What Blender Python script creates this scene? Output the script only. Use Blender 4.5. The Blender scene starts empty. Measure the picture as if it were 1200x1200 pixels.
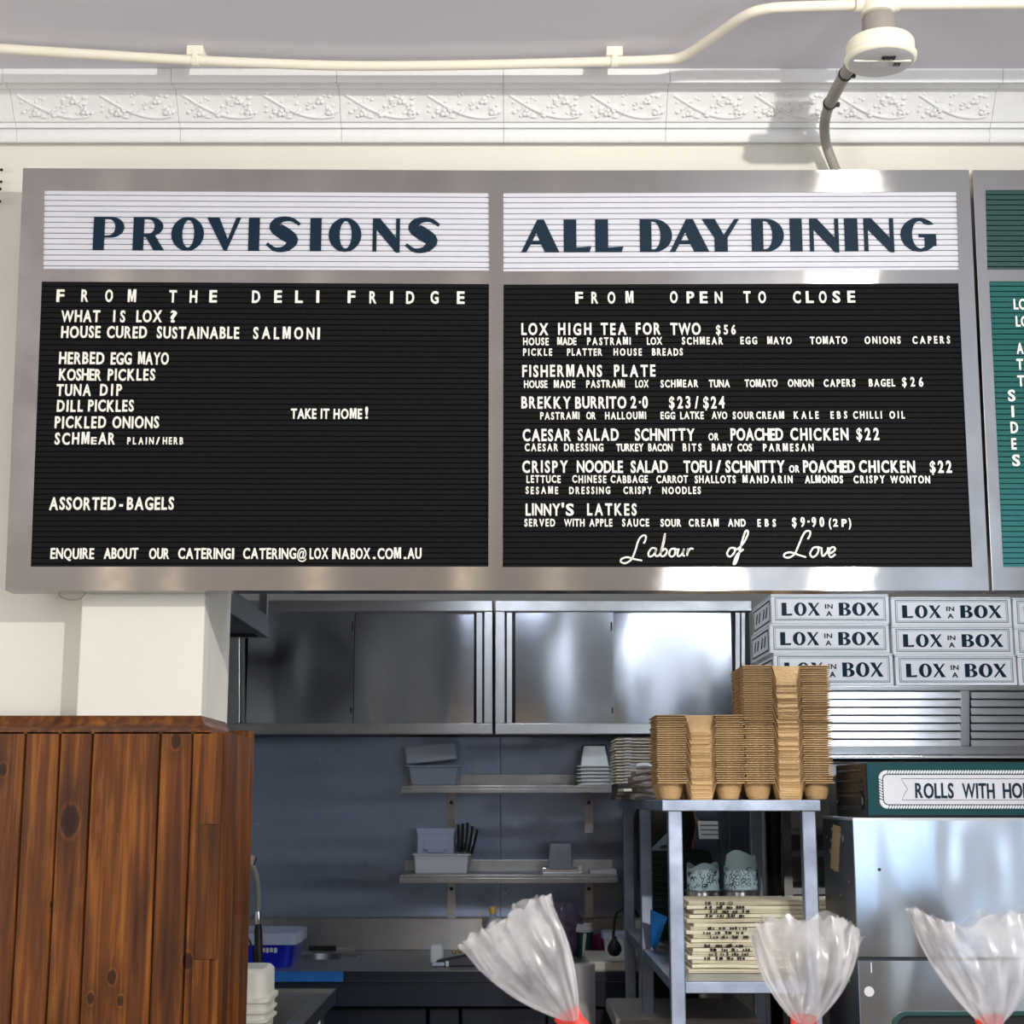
import bpy, bmesh, math, random
from math import sin, cos, pi, radians as R
from mathutils import Vector, Matrix
from mathutils.geometry import tessellate_polygon

# ------------------------------------------------------------------ camera, world, lights
SC = bpy.context.scene
COL = SC.collection
CAM_H, PITCH, FPX = 1.55, R(10.4), 1836.0
cam_d = bpy.data.cameras.new('camera'); cam = bpy.data.objects.new('camera', cam_d); COL.objects.link(cam)
cam.location = (0, 0, CAM_H); cam.rotation_euler = (pi/2 + PITCH, 0, 0)
cam_d.sensor_width = 36; cam_d.sensor_fit = 'HORIZONTAL'; cam_d.lens = 36*FPX/1200
cam_d.clip_start = .02
cam_d.dof.use_dof = True; cam_d.dof.focus_distance = 3.4; cam_d.dof.aperture_fstop = 20
SC.camera = cam
SC.view_settings.view_transform = 'Standard'; SC.view_settings.look = 'None'
SC.view_settings.gamma = 1; SC.view_settings.use_curve_mapping = False
SC.view_settings.exposure = -0.1

wd = bpy.data.worlds.new('sky'); SC.world = wd; wd.use_nodes = True
_b = wd.node_tree.nodes['Background']; _b.inputs[0].default_value = (.72, .84, 1, 1); _b.inputs[1].default_value = 1.2

def area(name, loc, rot, sx, sy, L, col):
    d = bpy.data.lights.new(name, 'AREA'); d.shape = 'RECTANGLE'; d.size = sx; d.size_y = sy
    d.energy = L*pi*sx*sy; d.color = col
    o = bpy.data.objects.new(name, d); COL.objects.link(o); o.location = loc; o.rotation_euler = rot
    return o
# soft fill added at two invented side windows, then daylight from the street front
area('side_fill', (3.14, .4, 1.75), (0, R(90), 0), 2.3, 3.0, 2.5, (.93, .96, 1))
area('other_side_fill', (-3.14, -.3, 1.75), (0, R(-90), 0), 2.1, 2.6, 5.0, (1, .97, .93))
area('daylight_street', (2.05, -3.44, 1.6), (R(90), 0, 0), 2.0, 2.5, .85, (.66, .82, 1))

# ------------------------------------------------------------------ helpers
def P(x, y, Y):
    u = (x-600)/FPX; v = (600-y)/FPX
    dy = cos(PITCH) - v*sin(PITCH); dz = sin(PITCH) + v*cos(PITCH)
    t = Y/dy
    return Vector((u*t, Y, CAM_H + dz*t))
def PZ(x, y, Z):
    u = (x-600)/FPX; v = (600-y)/FPX
    dy = cos(PITCH) - v*sin(PITCH); dz = sin(PITCH) + v*cos(PITCH)
    t = (Z-CAM_H)/dz
    return Vector((u*t, dy*t, Z))
def PXX(x, y, Y): return P(x, y, Y).x
def PZZ(x, y, Y): return P(x, y, Y).z
def lin(c):
    c = c/255.0
    return c/12.92 if c <= .04045 else ((c+.055)/1.055)**2.4
def C(r, g, b): return (lin(r), lin(g), lin(b), 1)

WL = {}
class MB:
    def __init__(s): s.v = []; s.f = []; s.m = []; s.tone = []
    def add(s, vs, fs, m=0, tone=0.5):
        b = len(s.v); s.v += [Vector(p) for p in vs]
        for f in fs: s.f.append([b+i for i in f]); s.m.append(m); s.tone.append(tone)
        return s
    def hexa(s, p, m=0, tone=.5):   # 8 points: bottom ring 0-3, top ring 4-7
        return s.add(p, [(3,2,1,0),(4,5,6,7),(0,1,5,4),(1,2,6,5),(2,3,7,6),(3,0,4,7)], m, tone)
    def box(s, a, b, m=0, tone=.5):
        x0,y0,z0 = a; x1,y1,z1 = b
        return s.hexa([(x0,y0,z0),(x1,y0,z0),(x1,y1,z0),(x0,y1,z0),(x0,y0,z1),(x1,y0,z1),(x1,y1,z1),(x0,y1,z1)], m, tone)
    def pbox(s, x0, y0, x1, y1, Y, D, m=0):   # front rectangle seen at photo points, given depth
        a = P(x0, y0, Y); b = P(x1, y0, Y); c = P(x1, y1, Y); d = P(x0, y1, Y)
        q = [d, c, b, a]; k = [p + Vector((0, D, 0)) for p in q]
        return s.hexa(q + k, m)
    def tube(s, pts, r, n=10, m=0, caps=True, closed=False):
        pts = [Vector(p) for p in pts]; N = len(pts); rs = r if isinstance(r, (list, tuple)) else [r]*N
        vs = []; ref = None
        for i, p in enumerate(pts):
            if closed: t = pts[(i+1) % N] - pts[i-1]
            else: t = pts[min(i+1, N-1)] - pts[max(i-1, 0)]
            t.normalize()
            if ref is None:
                ref = Vector((0,0,1)) if abs(t.z) < .9 else Vector((1,0,0))
            a = (ref - t*ref.dot(t))
            if a.length < 1e-6: a = Vector((1,0,0)).cross(t)
            a.normalize(); b = t.cross(a); ref = a
            for k in range(n):
                w = 2*pi*k/n; vs.append(p + (a*cos(w) + b*sin(w))*rs[i])
        fs = []
        for i in range(N if closed else N-1):
            j = (i+1) % N
            for k in range(n): fs.append((i*n+k, i*n+(k+1)%n, j*n+(k+1)%n, j*n+k))
        if caps and not closed: fs += [tuple(range(n))[::-1], tuple(range((N-1)*n, N*n))]
        return s.add(vs, fs, m)
    def lathe(s, prof, c, n=24, m=0, sx=1, sy=1, close=True):   # prof: (radius, z) from bottom to top
        vs = []; c = Vector(c)
        for r, z in prof:
            for k in range(n): vs.append(c + Vector((r*cos(2*pi*k/n)*sx, r*sin(2*pi*k/n)*sy, z)))
        fs = [(i*n+k, i*n+(k+1)%n, (i+1)*n+(k+1)%n, (i+1)*n+k) for i in range(len(prof)-1) for k in range(n)]
        if close:
            fs += [tuple(range(n))[::-1], tuple(range((len(prof)-1)*n, len(prof)*n))]
        return s.add(vs, fs, m)
    def sphere(s, c, r, n=10, m=0, sc=(1,1,1)):
        prof = []; k = max(5, n//2)
        vs = []; c = Vector(c)
        for i in range(1, k):
            a = -pi/2 + pi*i/k
            for j in range(n): vs.append(c + Vector((r*cos(a)*cos(2*pi*j/n)*sc[0], r*cos(a)*sin(2*pi*j/n)*sc[1], r*sin(a)*sc[2])))
        fs = [(i*n+j, i*n+(j+1)%n, (i+1)*n+(j+1)%n, (i+1)*n+j) for i in range(k-2) for j in range(n)]
        vs += [c + Vector((0,0,-r*sc[2])), c + Vector((0,0,r*sc[2]))]; a = (k-1)*n
        for j in range(n): fs += [((j+1)%n, j, a), ((k-2)*n+j, (k-2)*n+(j+1)%n, a+1)]
        return s.add(vs, fs, m)
    def prism(s, loops, fn, d0, d1, m=0):   # loops of 2D points (first outer, others holes); fn(x, y, d) -> 3D
        flat = [p for l in loops for p in l]
        tri = tessellate_polygon([[Vector((p[0], p[1], 0)) for p in l] for l in loops])
        n = len(flat)
        vs = [fn(p[0], p[1], d0) for p in flat] + [fn(p[0], p[1], d1) for p in flat]
        fs = [tuple(t) for t in tri] + [tuple(i+n for i in t[::-1]) for t in tri]
        o = 0
        for l in loops:
            k = len(l)
            for i in range(k): fs.append((o+i, o+(i+1)%k, n+o+(i+1)%k, n+o+i))
            o += k
        return s.add(vs, fs, m)
    def merge(s, o, m=None):
        b = len(s.v); s.v += o.v; s.f += [[b+i for i in f] for f in o.f]; s.m += o.m if m is None else [m]*len(o.m); s.tone += o.tone; return s
    def build(s, name, mat, parent=None, smooth=False, bevel=0, origin=None, normals=True, seg=2, sub=0):
        if parent is not None: org = WL[parent.name]
        elif origin is not None: org = Vector(origin)
        else:
            xs = [p.x for p in s.v]; ys = [p.y for p in s.v]; zs = [p.z for p in s.v]
            org = Vector(((min(xs)+max(xs))/2, (min(ys)+max(ys))/2, min(zs)))
        me = bpy.data.meshes.new(name)
        me.from_pydata([p - org for p in s.v], [], s.f)
        mats = mat if isinstance(mat, (list, tuple)) else [mat]
        for q in mats: me.materials.append(q)
        me.polygons.foreach_set('material_index', s.m)
        if normals:
            bm = bmesh.new(); bm.from_mesh(me); bmesh.ops.recalc_face_normals(bm, faces=bm.faces); bm.to_mesh(me); bm.free()
        at = me.attributes.new('tone', 'FLOAT', 'FACE'); at.data.foreach_set('value', s.tone)
        uv = me.uv_layers.new(name='UVMap'); data = [0.0]*(2*len(me.loops))
        for p in me.polygons:
            nx, ny, nz = abs(p.normal.x), abs(p.normal.y), abs(p.normal.z)
            for li in p.loop_indices:
                c = me.vertices[me.loops[li].vertex_index].co
                if ny >= nx and ny >= nz: a, b = c.x, c.z
                elif nx >= nz: a, b = c.y, c.z
                else: a, b = c.x, c.y
                data[2*li] = a; data[2*li+1] = b
        uv.data.foreach_set('uv', data)
        me.polygons.foreach_set('use_smooth', [bool(smooth)]*len(me.polygons))
        me.update()
        o = bpy.data.objects.new(name, me); COL.objects.link(o)
        if smooth and smooth != 'all':
            try: me.set_sharp_from_angle(angle=R(40))
            except Exception: pass
        if bevel:
            b = o.modifiers.new('bevel', 'BEVEL'); b.width = bevel; b.segments = seg; b.limit_method = 'ANGLE'; b.angle_limit = R(40)
        if sub:
            b = o.modifiers.new('sub', 'SUBSURF'); b.levels = sub; b.render_levels = sub
        if parent is not None: o.parent = parent
        else: o.location = org
        WL[o.name] = org
        return o

def thing(name, loc, label, cat, group=None):
    o = bpy.data.objects.new(name, None); COL.objects.link(o); o.location = loc; o.empty_display_size = .05
    WL[o.name] = Vector(loc); return tag(o, label, cat, group)
def tag(o, label, cat, group=None, kind=None):
    o['label'] = label; o['category'] = cat
    if group: o['group'] = group
    if kind: o['kind'] = kind
    return o
def struct(o): o['kind'] = 'structure'; return o
def dup(root, loc, label, group=None, rz=None):
    r = root.copy(); COL.objects.link(r); r.location = loc; r['label'] = label; WL[r.name] = Vector(loc)
    if group: r['group'] = group
    if rz is not None: r.rotation_euler.z = rz
    for ch in list(root.children):
        c = ch.copy(); COL.objects.link(c); c.parent = r
        for g in list(ch.children):
            d = g.copy(); COL.objects.link(d); d.parent = c
    return r
ORD = ['first','second','third','fourth','fifth','sixth','seventh','eighth','ninth','tenth','eleventh','twelfth','thirteenth','fourteenth',
       'fifteenth','sixteenth','seventeenth','eighteenth','nineteenth']
def ordinal(n):
    if n <= 19: return ORD[n-1]
    t = ['twent','thirt','fort','fift','sixt'][n//10-2]
    return t+'ieth' if n % 10 == 0 else t+'y-'+ORD[n % 10-1]

# ------------------------------------------------------------------ materials
def mat(name, col, rough=.6, metal=0, spec=.5, trans=0, alpha=1, bump=0, bscale=60, noise=0, nscale=8, emit=None, sheen=0, coat=0):
    m = bpy.data.materials.new(name); m.use_nodes = True; nt = m.node_tree; b = nt.nodes['Principled BSDF']
    b.inputs['Base Color'].default_value = col; b.inputs['Roughness'].default_value = rough; b.inputs['Metallic'].default_value = metal
    b.inputs['Specular IOR Level'].default_value = spec; b.inputs['Transmission Weight'].default_value = trans; b.inputs['Alpha'].default_value = alpha
    b.inputs['Coat Weight'].default_value = coat
    tc = nt.nodes.new('ShaderNodeTexCoord')
    if noise:
        n = nt.nodes.new('ShaderNodeTexNoise'); n.inputs['Scale'].default_value = nscale; n.inputs['Detail'].default_value = 5
        nt.links.new(tc.outputs['Object'], n.inputs['Vector'])
        mx = nt.nodes.new('ShaderNodeMix'); mx.data_type = 'RGBA'; mx.blend_type = 'MULTIPLY'
        mp = nt.nodes.new('ShaderNodeMapRange'); mp.inputs[1].default_value = .3; mp.inputs[2].default_value = .7; mp.inputs[3].default_value = 1-noise; mp.inputs[4].default_value = 1
        nt.links.new(n.outputs['Fac'], mp.inputs[0]); mx.inputs[0].default_value = 1
        mx.inputs[6].default_value = col; nt.links.new(mp.outputs[0], mx.inputs[7]); nt.links.new(mx.outputs[2], b.inputs['Base Color'])
    if bump:
        n2 = nt.nodes.new('ShaderNodeTexNoise'); n2.inputs['Scale'].default_value = bscale; n2.inputs['Detail'].default_value = 6
        nt.links.new(tc.outputs['Object'], n2.inputs['Vector'])
        bp = nt.nodes.new('ShaderNodeBump'); bp.inputs['Strength'].default_value = bump; bp.inputs['Distance'].default_value = .01
        nt.links.new(n2.outputs['Fac'], bp.inputs['Height']); nt.links.new(bp.outputs[0], b.inputs['Normal'])
    if emit:
        b.inputs['Emission Color'].default_value = emit[0]; b.inputs['Emission Strength'].default_value = emit[1]
    return m

def steel(name, col=(.62,.62,.63,1), rough=.22, aniso=.85, dent=0, dscale=3, rot=.25, smudge=.12, sstretch=(1,1,1)):
    m = bpy.data.materials.new(name); m.use_nodes = True; nt = m.node_tree; b = nt.nodes['Principled BSDF']; L = nt.links.new
    b.inputs['Metallic'].default_value = 1
    tc = nt.nodes.new('ShaderNodeTexCoord')
    # stains and scuffs vary colour and gloss
    n = nt.nodes.new('ShaderNodeTexNoise'); n.inputs['Scale'].default_value = 9; n.inputs['Detail'].default_value = 8; n.inputs['Roughness'].default_value = .65
    L(tc.outputs['Object'], n.inputs['Vector'])
    r = nt.nodes.new('ShaderNodeMapRange'); r.inputs[1].default_value = .35; r.inputs[2].default_value = .7; r.inputs[3].default_value = 1; r.inputs[4].default_value = 1-smudge
    L(n.outputs['Fac'], r.inputs[0])
    mx = nt.nodes.new('ShaderNodeMix'); mx.data_type = 'RGBA'; mx.blend_type = 'MULTIPLY'; mx.inputs[0].default_value = 1; mx.inputs[6].default_value = col
    L(r.outputs[0], mx.inputs[7]); L(mx.outputs[2], b.inputs['Base Color'])
    r2 = nt.nodes.new('ShaderNodeMapRange'); r2.inputs[1].default_value = .3; r2.inputs[2].default_value = .75; r2.inputs[3].default_value = rough; r2.inputs[4].default_value = rough*1.5
    L(n.outputs['Fac'], r2.inputs[0]); L(r2.outputs[0], b.inputs['Roughness'])
    b.inputs['Anisotropic'].default_value = aniso; b.inputs['Anisotropic Rotation'].default_value = rot
    tg = nt.nodes.new('ShaderNodeTangent'); tg.direction_type = 'UV_MAP'; tg.uv_map = 'UVMap'; L(tg.outputs[0], b.inputs['Tangent'])
    if dent:
        mp = nt.nodes.new('ShaderNodeMapping'); mp.inputs['Scale'].default_value = sstretch; L(tc.outputs['Object'], mp.inputs[0])
        n3 = nt.nodes.new('ShaderNodeTexNoise'); n3.inputs['Scale'].default_value = dscale; n3.inputs['Detail'].default_value = 1; L(mp.outputs[0], n3.inputs['Vector'])
        bp = nt.nodes.new('ShaderNodeBump'); bp.inputs['Strength'].default_value = dent; bp.inputs['Distance'].default_value = .05
        L(n3.outputs['Fac'], bp.inputs['Height']); L(bp.outputs[0], b.inputs['Normal'])
    return m

def brushed(name, col, rough, aniso):
    # hard-brushed sheet: highlights run across the grain
    m = steel(name, col, rough, 0, smudge=.10); nt = m.node_tree; L = nt.links.new; b = nt.nodes['Principled BSDF']
    g = nt.nodes.new('ShaderNodeBsdfAnisotropic'); g.distribution = 'BECKMANN'; g.inputs['Anisotropy'].default_value = aniso; g.inputs['Rotation'].default_value = 0
    L(b.inputs['Base Color'].links[0].from_socket, g.inputs['Color']); L(b.inputs['Roughness'].links[0].from_socket, g.inputs['Roughness']); L(b.inputs['Tangent'].links[0].from_socket, g.inputs['Tangent'])
    L(g.outputs[0], nt.nodes['Material Output'].inputs['Surface']); nt.nodes.remove(b)
    return m

def wood_mat():
    m = bpy.data.materials.new('stained_pine'); m.use_nodes = True; nt = m.node_tree; b = nt.nodes['Principled BSDF']; L = nt.links.new
    tc = nt.nodes.new('ShaderNodeTexCoord'); at = nt.nodes.new('ShaderNodeAttribute'); at.attribute_name = 'tone'
    off = nt.nodes.new('ShaderNodeVectorMath'); off.operation = 'MULTIPLY_ADD'
    cb = nt.nodes.new('ShaderNodeCombineXYZ'); L(at.outputs['Fac'], cb.inputs[0]); L(at.outputs['Fac'], cb.inputs[2])
    L(cb.outputs[0], off.inputs[0]); off.inputs[1].default_value = (9, 0, 13); L(tc.outputs['Object'], off.inputs[2])
    mp = nt.nodes.new('ShaderNodeMapping'); mp.inputs['Scale'].default_value = (34, 34, 1.7); L(off.outputs[0], mp.inputs[0])
    n = nt.nodes.new('ShaderNodeTexNoise'); n.inputs['Scale'].default_value = 1.6; n.inputs['Detail'].default_value = 7; n.inputs['Roughness'].default_value = .62; n.inputs['Distortion'].default_value = .5
    L(mp.outputs[0], n.inputs['Vector'])
    cr = nt.nodes.new('ShaderNodeValToRGB'); e = cr.color_ramp.elements
    e[0].position = .28; e[0].color = C(58, 27, 7); e[1].position = .78; e[1].color = C(164, 102, 37)
    x = cr.color_ramp.elements.new(.5); x.color = C(101, 54, 15)
    L(n.outputs['Fac'], cr.inputs[0])
    # blotches of stain
    n2 = nt.nodes.new('ShaderNodeTexNoise'); n2.inputs['Scale'].default_value = 1; n2.inputs['Detail'].default_value = 3
    mp2 = nt.nodes.new('ShaderNodeMapping'); mp2.inputs['Scale'].default_value = (9, 9, 3.5); L(off.outputs[0], mp2.inputs[0]); L(mp2.outputs[0], n2.inputs['Vector'])
    r2 = nt.nodes.new('ShaderNodeMapRange'); r2.inputs[1].default_value = .3; r2.inputs[2].default_value = .68; r2.inputs[3].default_value = .55; r2.inputs[4].default_value = 1.1
    L(n2.outputs['Fac'], r2.inputs[0])
    mx = nt.nodes.new('ShaderNodeMix'); mx.data_type = 'RGBA'; mx.blend_type = 'MULTIPLY'; mx.inputs[0].default_value = 1
    L(cr.outputs[0], mx.inputs[6]); L(r2.outputs[0], mx.inputs[7])
    tn = nt.nodes.new('ShaderNodeMapRange'); tn.inputs[3].default_value = .72; tn.inputs[4].default_value = 1.28; L(at.outputs['Fac'], tn.inputs[0])
    mx2 = nt.nodes.new('ShaderNodeMix'); mx2.data_type = 'RGBA'; mx2.blend_type = 'MULTIPLY'; mx2.inputs[0].default_value = 1
    L(mx.outputs[2], mx2.inputs[6]); L(tn.outputs[0], mx2.inputs[7])
    # knots: dark ovals with a paler ring, each where it sits on the boards
    geo = nt.nodes.new('ShaderNodeNewGeometry'); prev = mx2.outputs[2]
    for kx, ky, s in ((82,962,1.25),(131,1145,.6),(106,1170,.5),(141,1173,.45),(206,868,.7),(4,902,.55),(219,1126,.7),(60,1060,.3)):
        c = P(kx, ky, 3.012)
        v = nt.nodes.new('ShaderNodeVectorMath'); v.operation = 'SUBTRACT'; L(geo.outputs['Position'], v.inputs[0]); v.inputs[1].default_value = c
        v2 = nt.nodes.new('ShaderNodeVectorMath'); v2.operation = 'MULTIPLY'; L(v.outputs[0], v2.inputs[0]); v2.inputs[1].default_value = (62/s, 0, 38/s)
        ln = nt.nodes.new('ShaderNodeVectorMath'); ln.operation = 'LENGTH'; L(v2.outputs[0], ln.inputs[0])
        wb = nt.nodes.new('ShaderNodeMath'); wb.operation = 'MULTIPLY_ADD'; wb.inputs[1].default_value = .55; L(n.outputs['Fac'], wb.inputs[0]); L(ln.outputs['Value'], wb.inputs[2])
        k = nt.nodes.new('ShaderNodeValToRGB'); ke = k.color_ramp.elements
        ke[0].position = .75/3; ke[0].color = (.28,.22,.19,1); ke[1].position = 1.0; ke[1].color = (1,1,1,1)
        for pos, val in ((1.05/3,.34),(1.25/3,1.3),(1.5/3,.72)): q = k.color_ramp.elements.new(pos); q.color = (val,val,val,1)
        d3 = nt.nodes.new('ShaderNodeMath'); d3.operation = 'DIVIDE'; d3.inputs[1].default_value = 3; L(wb.outputs[0], d3.inputs[0]); L(d3.outputs[0], k.inputs[0])
        mk = nt.nodes.new('ShaderNodeMix'); mk.data_type = 'RGBA'; mk.blend_type = 'MULTIPLY'; mk.inputs[0].default_value = 1
        L(prev, mk.inputs[6]); L(k.outputs[0], mk.inputs[7]); prev = mk.outputs[2]
    L(prev, b.inputs['Base Color'])
    b.inputs['Roughness'].default_value = .5; b.inputs['Specular IOR Level'].default_value = .3; b.inputs['Coat Weight'].default_value = .05; b.inputs['Coat Roughness'].default_value = .3
    bp = nt.nodes.new('ShaderNodeBump'); bp.inputs['Strength'].default_value = .15; bp.inputs['Distance'].default_value = .002; L(n.outputs['Fac'], bp.inputs['Height']); L(bp.outputs[0], b.inputs['Normal'])
    return m

def film_mat(name, fac=.5, tint=(.96,.95,.96,1)):
    m = bpy.data.materials.new(name); m.use_nodes = True; nt = m.node_tree; L = nt.links.new
    out = nt.nodes['Material Output']; nt.nodes.remove(nt.nodes['Principled BSDF'])
    tr = nt.nodes.new('ShaderNodeBsdfTransparent'); tr.inputs[0].default_value = (.97, .97, .98, 1)
    df = nt.nodes.new('ShaderNodeBsdfDiffuse'); df.inputs[0].default_value = tint
    tl = nt.nodes.new('ShaderNodeBsdfTranslucent'); tl.inputs[0].default_value = tint
    gl = nt.nodes.new('ShaderNodeBsdfGlossy'); gl.inputs['Roughness'].default_value = .28
    a = nt.nodes.new('ShaderNodeMixShader'); a.inputs[0].default_value = .45; L(df.outputs[0], a.inputs[1]); L(tl.outputs[0], a.inputs[2])
    lw = nt.nodes.new('ShaderNodeLayerWeight'); lw.inputs[0].default_value = .35
    tc = nt.nodes.new('ShaderNodeTexCoord'); n = nt.nodes.new('ShaderNodeTexNoise'); n.inputs['Scale'].default_value = 40; n.inputs['Detail'].default_value = 4
    L(tc.outputs['Object'], n.inputs['Vector'])
    r = nt.nodes.new('ShaderNodeMapRange'); r.inputs[1].default_value = .3; r.inputs[2].default_value = .7; r.inputs[3].default_value = fac*.55; r.inputs[4].default_value = fac*1.2
    L(n.outputs['Fac'], r.inputs[0])
    ad = nt.nodes.new('ShaderNodeMath'); ad.operation = 'MULTIPLY_ADD'; ad.inputs[1].default_value = .35; L(lw.outputs['Facing'], ad.inputs[0]); L(r.outputs[0], ad.inputs[2]); ad.use_clamp = True
    b = nt.nodes.new('ShaderNodeMixShader'); L(ad.outputs[0], b.inputs[0]); L(tr.outputs[0], b.inputs[1]); L(a.outputs[0], b.inputs[2])
    c = nt.nodes.new('ShaderNodeMixShader'); c.inputs[0].default_value = .05; L(b.outputs[0], c.inputs[1]); L(gl.outputs[0], c.inputs[2])
    L(c.outputs[0], out.inputs['Surface'])
    return m

M = dict(
    wall=mat('wall_paint', C(232,229,219), .75, bump=.05, bscale=30, noise=.05, nscale=3),
    ceiling=mat('ceiling_paint', C(232,230,240), .8, bump=.04, bscale=12, noise=.04, nscale=2),
    cornice=mat('cornice_paint', C(236,237,238), .6, bump=.22, bscale=45),
    pipe=mat('pipe_paint', C(240,234,218), .5, bump=.12, bscale=50),
    detector=mat('ivory_plastic', C(246,241,222), .45),
    detector_face=mat('grey_white_plastic', C(214,212,214), .5),
    conduit=mat('grey_conduit', C(150,144,138), .5),
    sign=brushed('sign_steel', (.62,.605,.59,1), .17, .75),
    felt=mat('black_felt_board', C(22,22,25), .9, bump=.3, bscale=220, spec=.15),
    white_board=mat('white_ribbed_board', C(212,213,222), .5, noise=.03, spec=.3, nscale=20),
    green_felt=mat('green_ribbed_board', C(22,92,90), .8, bump=.2, bscale=200),
    dgreen=mat('dark_green_board', C(8,62,60), .6),
    letter=mat('white_letters', C(250,246,236), .45),
    navy=mat('navy_lettering', C(12,38,56), .6, spec=.2),
    wood=wood_mat(),
    steel=steel('brushed_steel', (.62,.63,.65,1), .28, .7),
    steel_rack=steel('rack_steel', (.36,.41,.52,1), .45, .5, smudge=.25),
    door=steel('sliding_door_steel', (.50,.54,.62,1), .13, .55, dent=.35, dscale=1.5, sstretch=(2.6,1,.35), smudge=.08),
    oven=steel('oven_door_steel', (.70,.78,.90,1), .13, .25, dent=.5, dscale=2.0, sstretch=(2.2,1,.9), smudge=.05),
    backwall=steel('splash_steel', (.27,.33,.45,1), .26, .5, dent=.30, dscale=1.6, rot=0, sstretch=(.5,1,4), smudge=.10),
    counter=steel('counter_steel', (.5,.5,.5,1), .3, .5, smudge=.25),
    darkmetal=mat('dark_metal', C(48,50,56), .4, .6),
    black=mat('black_plastic', C(16,16,18), .45),
    blackmatte=mat('black_cloth', C(14,14,16), .9),
    card=mat('moulded_cardboard', C(208,170,120), .85, bump=.3, bscale=160, noise=.18, nscale=14),
    boxwhite=mat('white_carton', C(248,248,250), .55),
    boxgrey=mat('box_border_grey', C(120,136,150), .6),
    paper=mat('cream_paper', C(240,233,208), .8, noise=.06, nscale=12),
    print=mat('black_print', C(36,34,34), .7),
    bluepaper=mat('pale_blue_paper', C(192,220,230), .7),
    white=mat('white_plastic', C(226,228,234), .4),
    cream=mat('cream_plastic', C(226,222,210), .5),
    whitepaper=mat('white_paper', C(222,222,222), .8),
    bluetub=mat('blue_plastic', C(8,28,190), .3),
    clearlid=mat('frosted_lid', C(196,204,226), .25, trans=.1),
    clear=mat('clear_plastic', C(176,186,202), .15, trans=.25),
    purple=mat('purple_film', C(96,62,104), .3, trans=.2),
    magenta=mat('magenta_pot', C(118,24,74), .35),
    cupgreen=mat('dark_green_cup', C(18,76,60), .5),
    yellow=mat('yellow_cap', C(214,176,84), .4),
    blue=mat('blue_sheet', C(28,110,190), .45),
    greenbox=mat('dark_green_card', C(10,50,46), .6),
    toastgreen=mat('deep_teal_enamel', C(10,62,68), .6, spec=.2),
    skin=mat('skin', C(208,156,128), .55), hair=mat('dark_hair', C(26,20,18), .5),
    tan=mat('brown_tape', C(164,142,106), .6),
    red=mat('red_tape', C(226,64,54), .45),
    film=film_mat('bag_film', .43),
    purplefilm=film_mat('purple_bag_film', .45, (.45,.33,.55,1)),
    bread=mat('bread_crust', C(190,130,70), .8, noise=.2),
    grey_cloth=mat('grey_cloth', C(142,132,126), .95),
    chrome=mat('chrome', (.8,.8,.82,1), .1, 1),
    floor=mat('floor_tile', C(150,140,128), .5, noise=.1, nscale=4),
    tanwall=mat('tan_wall', C(176,156,132), .8, noise=.05),
    lampglow=mat('lamp_tube', (1,.9,.7,1), .4, emit=((1,.86,.62,1), 2.2)),
    kitchenglow=mat('kitchen_diffuser', (1,1,1,1), .4, emit=((.84,.91,1,1), 44)),
    pavement=mat('pavement', C(150,148,146), .8),
    darkcloth=mat('dark_grey_cloth', C(74,70,68), .95),
    dusk=mat('dark_cabinet', C(26,36,54), .35),
)

# ------------------------------------------------------------------ glyphs for the pegged letters (one mesh per character, condensed bold)
GL = {}
def make_glyphs(chars, k=.66, offset=.022):
    objs = []
    for ch in chars:
        cu = bpy.data.curves.new('glyph', 'FONT'); cu.body = ch; cu.size = 1
        o = bpy.data.objects.new('glyph', cu); COL.objects.link(o); objs.append((ch, o))
    for ch, o in objs: o.select_set(True)
    bpy.context.view_layer.objects.active = objs[0][1]
    bpy.ops.object.convert(target='CURVE')
    for ch, o in objs:
        cu = o.data
        for sp in cu.splines:
            for bp in sp.bezier_points:
                bp.handle_left_type = 'FREE'; bp.handle_right_type = 'FREE'
            for bp in sp.bezier_points:
                l, c, r = bp.handle_left.copy(), bp.co.copy(), bp.handle_right.copy()
                for q in (l, c, r): q.x *= k
                bp.co = c; bp.handle_left = l; bp.handle_right = r
        cu.dimensions = '2D'; cu.fill_mode = 'BOTH'; cu.resolution_u = 3; cu.offset = {'M':.008,'@':.006,'W':.014,'N':.018,'R':.018,'$':.012,'Q':.015}.get(ch, offset); cu.extrude = .04
    bpy.context.view_layer.update()
    dg = bpy.context.evaluated_depsgraph_get()
    for ch, o in objs:
        me = bpy.data.meshes.new_from_object(o.evaluated_get(dg))
        vs = [v.co.copy() for v in me.vertices]; fs = [tuple(p.vertices) for p in me.polygons]
        x0 = min(v.x for v in vs); x1 = max(v.x for v in vs)
        GL[ch] = ([Vector(((v.x-x0)/.727, v.y/.727, v.z/.04)) for v in vs], fs, (x1-x0)/.727)
        bpy.data.meshes.remove(me)
    for ch, o in objs:
        cu = o.data; bpy.data.objects.remove(o); bpy.data.curves.remove(cu)
make_glyphs("ABCDEFGHIJKLMNOPQRSTUVWXYZ0123456789?!$/@-.()'")
def plain_glyph(loop):
    n = len(loop); tri = tessellate_polygon([[Vector((x, y, 0)) for x, y in loop]])
    vs = [Vector((x, y, z)) for z in (-1, 1) for x, y in loop]
    fs = [tuple(t) for t in tri] + [tuple(i+n for i in t[::-1]) for t in tri] + [(i, (i+1) % n, n+(i+1) % n, n+i) for i in range(n)]
    return (vs, fs, max(x for x, y in loop))
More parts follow.
